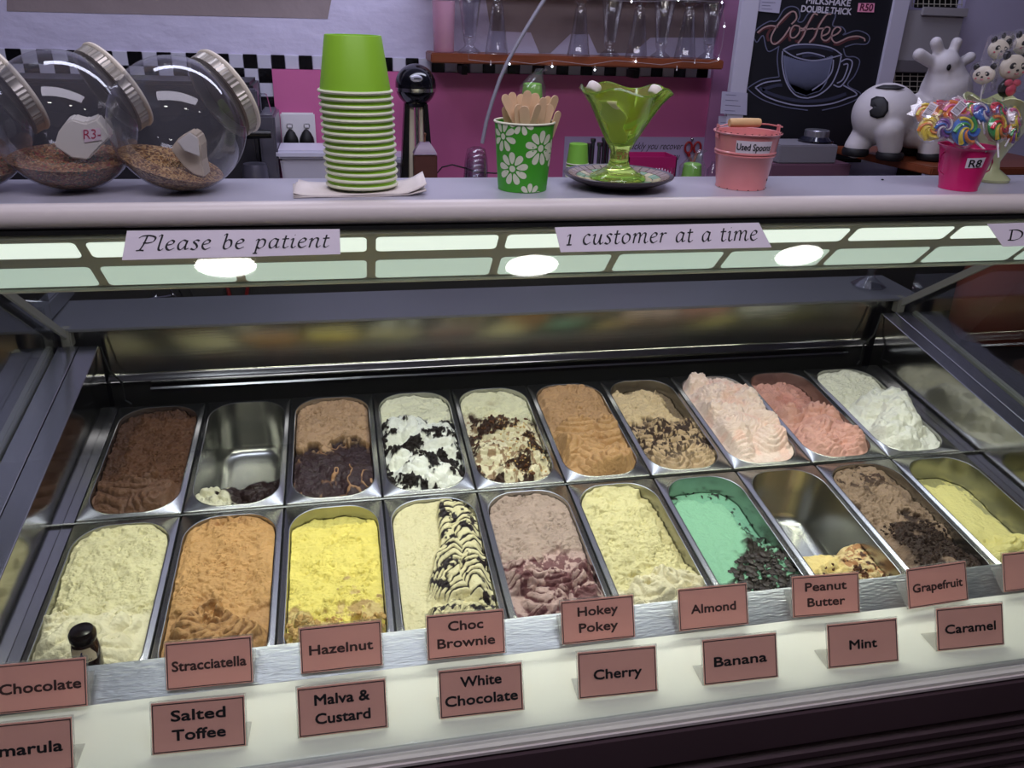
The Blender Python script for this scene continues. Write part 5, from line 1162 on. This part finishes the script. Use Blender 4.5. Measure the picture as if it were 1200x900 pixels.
def bagged(label, px, ytop, Y):
    zt_ = at(px, ytop, Y).z; p = at(px, 150, Y); o = thing('bagged_tubs', label, 'paper cup', (p.x, Y, zt_-.14 if zt_-.14 > ZW else ZW)); z = zt_ - o.location.z
    obj('tub_sleeve', MB().lathe([(0,0),(.031,0),(.031,z-.055),(.0255,z-.003),(.02,z),(0,z)], 28, cap0=False, cap1=False), bpy.data.materials['shaded_lime'], o, smooth=40)
    rg = random.Random(px); obj('plastic_bag', MB().rings([[Vector((k*.034*(1+.12*rg.uniform(-1,1))*math.cos(a)+dx, k*.034*(1+.12*rg.uniform(-1,1))*math.sin(a), zz)) for a in np.linspace(0, 2*math.pi, 14, endpoint=False)] for zz, k, dx in ((0.001,1.03,0),(z*.5,1.08,0),(z-.01,1.05,0),(z+.012,.7,.006),(z+.028,.35,.016),(z+.036,.5,.024))], False, True), FILM, o, smooth=25)
bagged('lime green paper tubs in a clear plastic bag, behind the wooden spoons', 622, 97, 1.06)
bagged('lime green paper tub in a clear bag beside the red scissors', 817, 191, 1.0)
p = onw(704, 200, 1.04); tl = thing('tool_holder', 'steel holder of upright utensils behind the sundae glass', 'utensil holder', p); zt = at(700, 168, 1.04).z - ZW
for k, (dx, dy, h) in enumerate(((-.040,0,.0),(-.026,.01,.012),(-.012,-.01,.004),(.004,0,.016),(.018,.01,.002),(.030,-.006,-.006))):
    obj('utensil', MB().lathe([(.0055,0),(.0055,zt+h-.012),(.0078,zt+h-.008),(.0078,zt+h),(0,zt+h)], 12, c=(dx,dy,0), cap1=False), mat('dark_steel_tool', lin(110,112,118), .25, .9) if k == 0 else bpy.data.materials['dark_steel_tool'], tl, smooth=40)
ba = at(737, 184, .99); bb2 = at(794, 184, .99); bk_ = thing('basket', 'magenta plastic basket with square holes right of sundae stem', 'basket', ((ba.x+bb2.x)/2, .99, ZW)); W = bb2.x-ba.x; H = ba.z-ZW
PB = mat('basket_magenta', lin(165,30,95), .4); bm_ = MB().box(-W/2, W/2, 0, .003, H-.030, H).box(-W/2, W/2, 0, .003, 0, .004).box(-W/2, W/2, .09, .093, 0, H).box(-W/2, -W/2+.003, 0, .093, 0, H).box(W/2-.003, W/2, 0, .093, 0, H)
for k in range(17): bm_.box(-W/2 + k*(W-.004)/16, -W/2 + k*(W-.004)/16+.004, 0, .003, 0, H-.03)
for k in range(6): bm_.box(-W/2, W/2, 0.0002, .0028, .004+k*.010, .008+k*.010)
obj('basket_shell', bm_, PB, bk_); bm_ = MB().box(-W/2-.002, W/2+.002, -.002, .095, H-.003, H).box(-W/2, W/2, .0005, .001, H-.05, H-.05); obj('basket_contents', MB().box(-W/2+.004, W/2-.004, .006, .088, .001, H*.7), mat('basket_fill', lin(205,185,200), .6), bk_)
sc_ = thing('scissors', 'red handled scissors hanging on the pink wall', 'scissors', at(812, 165, YW-.03)); L = Vector(sc_.location)
RH = mat('red_handle', lin(170,45,50), .35)
for s in (-1, 1):
    c = at(812 + s*5.2, 173, YW-.03) - L; lp = [c + Vector((.0115*math.cos(t), 0, .0165*math.sin(t))) for t in np.linspace(0, 2*math.pi, 17)]
    obj('scissor_handle', MB().tube(lp, .0036, 8, caps=False), RH, sc_, smooth=60); q = at(812, 196, YW-.03) - L
    obj('blade', MB().tube([c + Vector((0,0,-.016)), q + Vector((-s*.003,0,0))], [.006,.003], 6), RH if s < 0 else RH, sc_, smooth=60)
obj('hook', MB().sphere((0,.008,.004), .006, 12, 8), CHROME, sc_, smooth=80)
pb = onw(835, 200, 1.04); zt = at(835, 194, 1.04).z-ZW; pbt = obj('pump_bottle', MB().lathe([(0,0),(.016,0),(.017,zt-.012),(.008,zt),(.006,zt+.012),(0,zt+.012)], 20, cap0=False, cap1=False), CLEAR, None, smooth=40, loc=pb); tag(pbt, 'small clear bottle at the right end beside the bagged tub', 'bottle')
# ---- chalkboard in white frame
BY = 1.06
def bp(px, py, off=0): return at(px, py, BY - off)
z0, z1 = bp(950,190).z, 1.30; xa, xb = bp(857,150).x, bp(1040,60).x
xi0, xi1 = bp(872,120).x, bp(1022,120).x
xa = bp(853,120).x; xb = bp(1040,120).x
cbd = thing('chalkboard', 'framed black chalkboard with chalk drawn coffee cup and milkshake price', 'chalkboard', ((xa+xb)/2, BY, z0)); L = Vector(cbd.location)
obj('board_panel', MB().box(xi0-L.x, xi1-L.x, 0, .01, 0, z1-z0), mat('black_board', lin(16,16,26), .6, var=.2, vscale=30), cbd)
FW = mat('white_board_frame', lin(190,186,205), .45)
obj('frame_side', MB().box(xa-L.x, xi0-L.x, -.008, .016, -.0, z1-z0), FW, cbd, bevel=.002); obj('frame_side', MB().box(xi1-L.x, xb-L.x, -.008, .016, .0, z1-z0), FW, cbd, bevel=.002)
obj('frame_bottom', MB().box(xi0-L.x+.0005, xi1-L.x-.0005, -.006, -.0005, 0, .012), BLACK, cbd)
CHK = mat('chalk_white', lin(150,150,178), .9); CHO = mat('chalk_tan', lin(170,138,138), .9); CHD = mat('chalk_rust', lin(88,48,52), .9); CHG = mat('chalk_grey', lin(96,98,125), .9)
Zo = lambda x, y, s=6.0, ox=860, oy=0: (ox + x/s, oy + y/s)
def chalk(name, m, strokes, w, off):
    mb = MB()
    for pts in strokes: stroke(mb, pts, lambda a, b: bp(860 + a/6, b/6, off) - L, w, n=5)
    return obj(name, mb, m, cbd)
chalk('chalk_shadow_letters', CHD, [[(170,235),(215,200),(270,195)],[(245,290),(235,250),(262,205),(320,170),(400,90)],[(280,300),(320,300),(380,240)],[(395,290),(390,240),(430,200)],[(430,290),(470,280),(500,200),(560,110)],[(530,290),(560,280),(590,190),(640,120)],[(625,290),(665,290),(690,240)],[(700,310),(740,310),(800,280),(880,265)]], 9, .0006)
chalk('chalk_lettering', CHO, [[(405,170),(440,130),(430,85),(390,90),(320,160),(270,240),(262,290),(290,310),(340,270),(380,215),(395,190)],[(165,230),(210,195),(260,180),(310,190)],
  [(460,185),(425,180),(400,215),(400,260),(430,262),(460,225),(462,185)],[(462,195),(490,200),(520,170)],[(590,105),(560,100),(520,170),(490,250),(450,305)],[(470,215),(520,205),(560,200)],[(685,100),(650,105),(600,180),(570,255),(530,300)],[(560,205),(610,200),(640,200)],
  [(615,255),(660,235),(675,200),(650,190),(622,220),(618,270),(650,285),(690,250)],[(690,255),(730,235),(752,205),(725,190),(695,220),(688,270),(715,300),(760,285),(810,262),(870,255),(915,270),(920,290)]], 5.2, .0012)
chalk('chalk_outline', CHG, [[(150,285),(135,240),(180,190),(250,150),(300,145),(350,70),(400,45),(450,60),(465,110),(450,150),(485,150),(530,90),(600,80),(690,90),(715,110),(695,180),(760,190),(785,225),(770,245),(860,215),(930,235),(955,270),(930,310),(850,310),(780,330)],[(150,285),(165,295),(205,250),(225,330),(250,362),(320,325)],
  [(315,330),(305,420),(318,540)],[(318,540),(200,560),(110,610),(108,635),(200,700),(350,750),(520,775)],[(770,340),(790,395),(850,400),(885,435),(850,530),(800,600),(890,655),(860,700),(750,745),(620,775)]], 4, .0009)
chalk('chalk_cup_lines', CHK, [[(345,350),(420,318),(540,312),(680,335),(760,385)],[(345,350),(430,400),(540,425),(650,415),(760,385)],[(342,360),(340,450),(362,560),(405,640),(455,680),(520,690)],[(700,420),(690,500),(640,570),(550,635)],[(755,395),(730,500),(680,600),(600,665),(520,690)],
  [(745,440),(790,415),(830,430),(825,480),(790,560),(745,610),(700,595)],[(770,455),(800,450),(795,490),(765,560),(725,585)],[(150,615),(220,580),(330,565)],[(150,615),(230,680),(380,730),(520,745),(680,730),(800,690),(865,660),(770,600)],[(440,385),(520,370),(600,385),(640,400)]], 4.5, .0012)
fill = [[(356+i*14.5, 390+40*math.sin(i/23*3.1)), (362+i*13.5, 480), (385+i*11.2, 580), (440+i*6.8, 672-abs(i-10)*2.6)] for i in range(0, 24)]
chalk('chalk_shading', mat('chalk_soft', lin(112,116,146), .9), fill, 8.5, .0008)
chalk('chalk_shading', mat('chalk_dim', lin(50,52,74), .9), [[(180,620),(260,660),(400,700),(520,712),(660,700),(790,660)],[(200,630),(300,600),(340,600)],[(360,350),(450,330),(600,330),(700,355)],[(480,395),(560,385),(620,400)]], 12, .0006)
for s, px, py, wpx, em_ in (('MILKSHAKE', 970.5, 5.6, 57, .030), ('DOUBLE THICK', 968, 15.5, 65, .030)):
    m_ = MB(); wd_ = wpx/FPX*Vector(RW @ (np.array(bp(px,py))-CAM)).z; text_on(m_, (s, .022), bp(px, py, .0012) - L, Vector((1,0,-.02)).normalized(), Vector((.02,0,1)).normalized(), wd_, em_*.78); obj('chalk_lettering', m_, mat('chalk_bright', lin(196,190,205), .9) if s == 'MILKSHAKE' else bpy.data.materials['chalk_bright'], cbd)
c4 = [bp(1006,3.5,.0012)-L, bp(1025,3.8,.0012)-L, bp(1024,14.5,.0012)-L, bp(1004.5,14,.0012)-L]; st_ = obj('price_sticker', MB().rings([c4, [p - Vector((0,.0006,0)) for p in c4]]), mat('pink_sticker', lin(235,150,185), .6), cbd)
m_ = MB(); text_on(m_, ('R50', .022), bp(1014.8, 12.6, .0022)-L, Vector((1,0,0)), Vector((.05,0,1)).normalized(), .040, .026); obj('lettering', m_, mat('purple_ink', lin(90,20,50), .6), st_)
def paper(label, cs, Y, nlines=5):
    q = [at(x, y, Y) for x, y in cs]; o = thing('paper_note', label, 'paper', q[0]); L_ = Vector(o.location)
    sh_ = obj('sheet', MB().rings([[p - L_ for p in q], [p - L_ - Vector((0,.0005,0)) for p in q]]), mat('note_paper', lin(176,172,196), .6) if 'note_paper' not in bpy.data.materials else bpy.data.materials['note_paper'], o)
    ln = MB()
    for k in range(nlines):
        t = .15 + .7*k/max(1, nlines-1); a = q[0].lerp(q[3], t); b = q[1].lerp(q[2], t); p0 = a.lerp(b, .15) - L_; p1 = a.lerp(b, .55 + .3*((k*7) % 3)/3) - L_; d = Vector((0,-.0009,0)); hh = Vector((0,0,.0012))
        ln.add([p0+d, p1+d, p1+d+hh, p0+d+hh], [(0,1,2,3)])
    obj('printed_lines', ln, mat('grey_ink', lin(100,96,125), .6) if 'grey_ink' not in bpy.data.materials else bpy.data.materials['grey_ink'], o)
paper('printed note taped at the top left corner of the chalkboard', ((890,-8),(917,-8),(913,15.5),(888,13)), BY-.002)
paper('small printed note taped on the lower left frame of the chalkboard', ((846,107),(876,109),(875,135),(844,133)), BY-.010, 4)
paper('pale printed sheet below the note, left of the chalkboard', ((842,136),(858,136),(856,187),(840,186)), BY-.004, 7)
# ---- jar with steel lid below the chalkboard, on a grey box
gb0 = at(915, 170, .90); gb1 = at(983, 170, .90); gz = gb0.z
o = thing('storage_box', 'grey box below the chalkboard carrying a lidded jar', 'box', ((gb0.x+gb1.x)/2, .90, ZW)); W = gb1.x-gb0.x
obj('box_body', MB().box(-W/2, W/2, 0, .13, at(940,192,.90).z-ZW+.001, gz-ZW), mat('grey_box', lin(128,124,134), .5), o, bevel=.003); obj('box_base', MB().box(-W/2-.02, W/2+.05, -.005, .14, 0, at(940,192,.90).z-ZW), mat('dull_pink_box', lin(110,76,95), .5), o, bevel=.003)
p = at(955, 175, .96); o = thing('lidded_jar', 'dark glass jar with steel lid under the chalkboard', 'jar', (p.x, .965, gz+.0005)); hz = at(955,160,.96).z-gz
obj('jar_body', MB().lathe([(0,0),(.045,0),(.050,.006),(.050,hz-.012),(.036,hz),(0,hz)], 32, cap0=False, cap1=False), mat('dark_jar_glass', lin(26,26,40), .08, coat=.6), o, smooth=40); obj('jar_lid', MB().lathe([(.034,hz),(.035,hz),(.035,hz+.016),(.033,hz+.018),(0,hz+.018)], 32, cap0=False, cap1=False), mat('jar_lid_steel', lin(150,148,158), .3, .7), o, smooth=40)
dk = at(880, 150, 1.02); dk2 = at(1010, 150, 1.02)
# ---- cow figurine on a side shelf
cY = .82; zc = at(1040, 187, cY-.04).z
x0 = at(968,166,1.05).x; x1 = at(1120,190,.70).x
ss_ = thing('side_shelf', 'brown wooden side shelf running towards the wall under the cow figurine', 'shelf', (x1, .85, zc-.022))
sp_l = [(at(975,170,1.04).x, 1.04), (at(1090,207,.66).x, .66), (x1+.35, .66), (x1+.35, 1.04)]
obj('shelf_board', MB().rings([[Vector((x-x1, y-.85, z)) for x, y in sp_l] for z in (0, .021)]), BROWNW, ss_, bevel=.003); obj('shelf_post', MB().box(.05,.10,.1,.15, ZW-(zc-.022), -.0005), BLACK, ss_)
def skin(name, joints, edges, m, parent, lvl=2):
    me = bpy.data.meshes.new(name); me.from_pydata([j[0] for j in joints], edges, []); o = link(name, me, parent)
    sk = o.modifiers.new('s', 'SKIN'); sk.use_smooth_shade = True
    for i, j in enumerate(joints): me.skin_vertices[0].data[i].radius = (j[1], j[1] if len(j) < 3 else j[2])
    me.skin_vertices[0].data[0].use_root = True
    sb = o.modifiers.new('d', 'SUBSURF'); sb.levels = lvl; sb.render_levels = lvl; me.materials.append(m); return o
COW = mat('matte_white_vinyl', lin(200,194,198), .55); COWB = mat('matte_black_patch', lin(22,20,26), .55)
u = 1/FPX*Vector(RW @ (np.array(at(1060,130,cY))-CAM)).z       # metres per pixel there
cw = thing('cow_figurine', 'white vinyl cow figurine with black patches and black hooves', 'figurine', (at(1062,180,cY).x, cY, zc))
def cp(px, py, d=0.0): q = at(px, py, cY + d); return Vector((q.x - cw.location.x, d, q.z - zc))
ub = [(cp(1022,135,.02), 33*u), (cp(1045,140,.01), 37*u), (cp(1068,146,0), 34*u), (cp(1092,140,-.01), 27*u)]
bd0 = MB()
def blob(c, r, sc=(1,1,1), R=None, n=36, m=24): return MB().sphere(c, r, n, m, sc, R)
# one continuous body from a remeshed union: rump, belly, neck, head, legs, horns, ears
parts_ = MB()
parts_.sphere(cp(1037,134,.01), 37*u, 32, 20, (1.02,.95,.95)); parts_.sphere(cp(1075,142,.0), 33*u, 32, 20, (1.05,.9,.95))
for a, b, ra, rb in ((cp(1104,140,-.01), cp(1108,106,-.02), 35, 28), (cp(1108,106,-.02), cp(1108,80,-.025), 27, 17.5), (cp(1108,80,-.025), cp(1107,76,-.03), 17.5, 16.5)):
    for t in np.linspace(0, 1, 7): parts_.sphere(a.lerp(b, t), (ra+(rb-ra)*t)*u, 24, 16)
for (xa_, ya_, xb_, yb_, d) in ((1020,150,1003,172,.03),(1042,152,1043,172,-.045),(1090,155,1068,172,.05),(1098,150,1090,178,-.05)):
    for t in np.linspace(0, 1, 7): parts_.sphere(cp(xa_+(xb_-xa_)*t, ya_+(yb_-ya_)*t, d), (17-3.5*t)*u, 18, 12)
for pts, r0_, r1_ in (([(1103,70),(1097,50)], 6, 6.8), ([(1114,70),(1121,50)], 5.5, 6.3), ([(1096,76),(1077,64)], 6.5, 7.2), ([(1120,77),(1137,67)], 5.5, 6.3)):
    for t in np.linspace(0, 1, 9): parts_.sphere(cp(pts[0][0]+(pts[1][0]-pts[0][0])*t, pts[0][1]+(pts[1][1]-pts[0][1])*t, -.025), (r0_+(r1_-r0_)*t)*u, 14, 10)
cb = obj('cow_body', parts_, COW, cw); rmh = cb.modifiers.new('r', 'REMESH'); rmh.mode = 'VOXEL'; rmh.voxel_size = .0035; rmh.use_smooth_shade = True
smt = cb.modifiers.new('s', 'SMOOTH'); smt.factor = .8; smt.iterations = 8
for px, py, d, sc__ in ((1003,174,.03,1),(1043,181,-.045,1.0),(1066,176,.05,.9),(1090,184,-.05,1)):
    obj('hoof', MB().lathe([(0,0),(13.5*u*sc__,0),(15*u*sc__,.004),(15.5*u*sc__,.016),(13.5*u*sc__,.022),(0,.022)], 24, c=tuple(Vector((cp(px,py,d).x, d, .0))), cap0=False, cap1=False), COWB, cw, smooth=50)
# patches laid on the rump, fitted to its curve
def patch(pts, cc, rr, name='black_patch'):
    c0 = cc; mb = MB(); cen = sum((Vector((p[0], p[1])) for p in pts), Vector((0,0)))/len(pts); rings = []
    for k in (1, .75, .5, .25, .05):
        ring = []
        for p in pts:
            q = cen + (Vector((p[0],p[1]))-cen)*k; w_ = cp(q.x, q.y, -.10) ; src = Vector(CAM) - Vector(cw.location)
            d = (w_ - src).normalized(); oc_ = src - c0; b_ = d.dot(oc_); disc = max(0, b_*b_ - oc_.dot(oc_) + rr*rr); ring.append(src + d*(-b_ - math.sqrt(disc)))
        rings.append(ring)
    mb.rings(rings, False, True); o = obj(name, mb, COWB, cw, smooth=60); s_ = o.modifiers.new('t','SOLIDIFY'); s_.thickness = .003; s_.offset = 0; return o
patch([(1020,124),(1021,116),(1027,113),(1036,114),(1041,120),(1041,130),(1036,137),(1028,139),(1020,136),(1019,130),(1023,127),(1022,124)], cp(1037,134,.01), 37.2*u)
patch([(1026,103),(1035,100),(1050,100),(1060,103),(1052,104.5),(1038,104)], cp(1037,134,.01), 37.2*u)
obj('eye', MB().sphere(cp(1112,79,-.066), 3.3*u, 14, 10, (.8,.5,1)), COWB, cw, smooth=80); obj('eye', MB().sphere(cp(1124.5,80,-.045), 3*u, 14, 10, (.5,.6,1)), COWB, cw, smooth=80)
# ---- cream framed hatch with wire grilles right of the chalkboard
HYY = 1.08
def hb(o, name, x0, y0, x1, y1, m, d0, d1):
    a = at(x0, y1, HYY); b = at(x1, y0, HYY); L_ = Vector(o.location); return obj(name, MB().box(a.x-L_.x, b.x-L_.x, -d1, -d0, a.z-L_.z, b.z-L_.z), m, o, bevel=.002)
hx = thing('grille_hatch', 'cream framed hatch with black wire grilles behind the cow figurine', 'hatch', at(1075, 110, HYY)); CRF = mat('cream_frame_paint', lin(150,146,152), .5); DKF = mat('brown_grey_panel', lin(98,94,100), .5)
hb(hx, 'hatch_panel', 1042, 14, 1128, 72, CRF, 0, .012); hb(hx, 'hatch_header', 1075, 10, 1130, 18, CRF, .0125, .022); hb(hx, 'hatch_rail', 1036, 72, 1125, 84, DKF, .0, .02)
hb(hx, 'upper_grille_backing', 1070, -30, 1130, 9, BLACK, 0, .004); hb(hx, 'lower_grille_backing', 1036, 85, 1125, 112, BLACK, 0, .004)
gw = MB(); L_ = Vector(hx.location)
for x0_, x1_, y0_, y1_ in ((1070,1128,-20,8),(1040,1120,86,110)):
    for k in range(10): x = x0_ + (x1_-x0_)*k/9; gw.tube([at(x,y0_,HYY-.008)-L_, at(x-1,y1_,HYY-.008)-L_], .0013, 5)
    for k in range(4): y = y0_ + (y1_-y0_)*(k+.5)/4; gw.tube([at(x0_,y,HYY-.008)-L_, at(x1_,y+1,HYY-.008)-L_], .0013, 5)
obj('grille_wires', gw, mat('pale_wire', lin(165,160,150), .5), hx, kind='stuff')
# ---- things seen through the case, on and beyond the serving shelf
gs = thing('sundae_foot_glass', 'clear stemmed glass standing at the right end of the serving shelf', 'glass', Vector((at(1020,330,.47).x, .475, .2072)))
obj('glass_body', MB().lathe([(0,0),(.040,0),(.041,.003),(.030,.010),(.012,.022),(.008,.034),(.012,.048),(.030,.075),(.040,.12),(.038,.12),(.028,.076),(0,.052)], 40, cap0=False, cap1=False, wob=lambda r, z, a, k: (r*(1+.04*math.cos(10*a)), z)), FLU, gs, smooth=50)
SH = .60
t_ = thing('tap', 'small steel tap behind the serving shelf at the left', 'tap', at(182, 349, .70)); obj('tap_body', MB().tube([(-.0,0,-.03),(0,0,.012)], .007, 10), STEEL, t_, smooth=60); obj('tap_handle', MB().tube([(-.035,-.01,-.004),(.040,-.01,.006)], .0045, 10), CHROME, t_, smooth=60); obj('tap_pipe', MB().tube([(0,.0,-.03),(0,.09,-.05),(0,.155,-.05)], .005, 8), STEEL, t_, smooth=60)
for k, (a, b) in enumerate((((192,330),(212,356)),((205,330),(218,356)),((218,330),(230,354)))):
    o = obj('steel_rod', MB().tube([at(*a, .84) , at(*b, .84)], .0022, 6), CHROME); tag(o, ['leftmost thin steel rod seen behind the serving shelf', 'middle thin steel rod seen behind the serving shelf', 'rightmost thin steel rod seen behind the serving shelf'][k], 'rod', 'thin rods behind the serving shelf')
for k, (a, b) in enumerate((((264,326),(270,351)),((292,326),(288,351)))):
    o = obj('red_strap', MB().tube([at(*a, .84), at(*b, .84)], .005, 6), mat('red_strap_plastic', lin(120,28,30), .5)); tag(o, ['left red strap hanging behind the serving shelf', 'right red strap hanging behind the serving shelf'][k], 'strap')
# ---- things beyond the right end of the case
GX = 2.15
tbl = thing('side_table', 'dark side table beyond the right end of the case', 'table', (2.45, .45, -.85)); obj('table_top', MB().box(-.42, .6, -.5, .4, .80, .84), DARK, tbl, bevel=.004)
for lx in (-.38, .55):
    for ly in (-.45, .35): obj('table_leg', MB().box(lx-.02, lx+.02, ly-.02, ly+.02, 0, .7995), DARK, tbl)
bg = thing('orange_bag', 'dark orange-red bag beyond the right end of the case', 'bag', (2.32, .62, -.0095)); obj('bag_body', MB().rings([[Vector((.17*k*math.cos(a), .10*k*math.sin(a), z)) for a in np.linspace(0, 2*math.pi, 20, endpoint=False)] for z, k in ((0,.8),(.05,1),(.16,1.02),(.27,.8),(.33,.55))]), mat('orange_red_cloth', lin(140,66,48), .8, bump=1, bscale=20, var=.2), bg, smooth=60); obj('bag_strap', MB().tube([(-.08,0,.30),(-.05,0,.36),(.05,0,.36),(.08,0,.30)], .008, 8), mat('dark_strap', lin(50,30,30), .7), bg, smooth=60)
pq = thing('pink_folder', 'dusty pink paper folder leaning beyond the right end of the case', 'folder', (2.42, .36, -.0095)); obj('folder_sheet', MB().rings([[Vector((x, y, z)) for x, y, z in ((-.16,-.02,0),(.22,-.02,0),(.22,.06,.20),(-.10,.06,.21))], [Vector((x, y+.006, z)) for x, y, z in ((-.16,-.02,0),(.22,-.02,0),(.22,.06,.20),(-.10,.06,.21))]]), mat('dusty_pink_paper', lin(190,140,150), .7), pq); obj('folder_tab', MB().box(.02,.2,.07,.075,.15,.27), mat('olive_card', lin(120,110,86), .7), pq)
tc = thing('tool_case', 'black carry case with teal handle beyond the right end of the case', 'case', (2.22, .16, -.0095)); obj('case_body', MB().box(-.12,.25,-.09,.05,0,.13), BLACK, tc, bevel=.02); TEAL = mat('teal_plastic', lin(36,110,125), .4); obj('teal_handle', MB().tube([(-.10,-.095,.12),(.02,-.10,.132),(.10,-.10,.13),(.13,-.10,.115),(.13,-.10,.06)], .011, 10), TEAL, tc, smooth=60)
sk = obj('dirt_speck', MB().sphere((0,0,0), .0022, 8, 6, (1,1,.5)), BLACK, None, smooth=80, loc=atz(1034,211,ZT) + Vector((0,0,.0008))); tag(sk, 'tiny black speck lying on the grey counter top', 'speck')
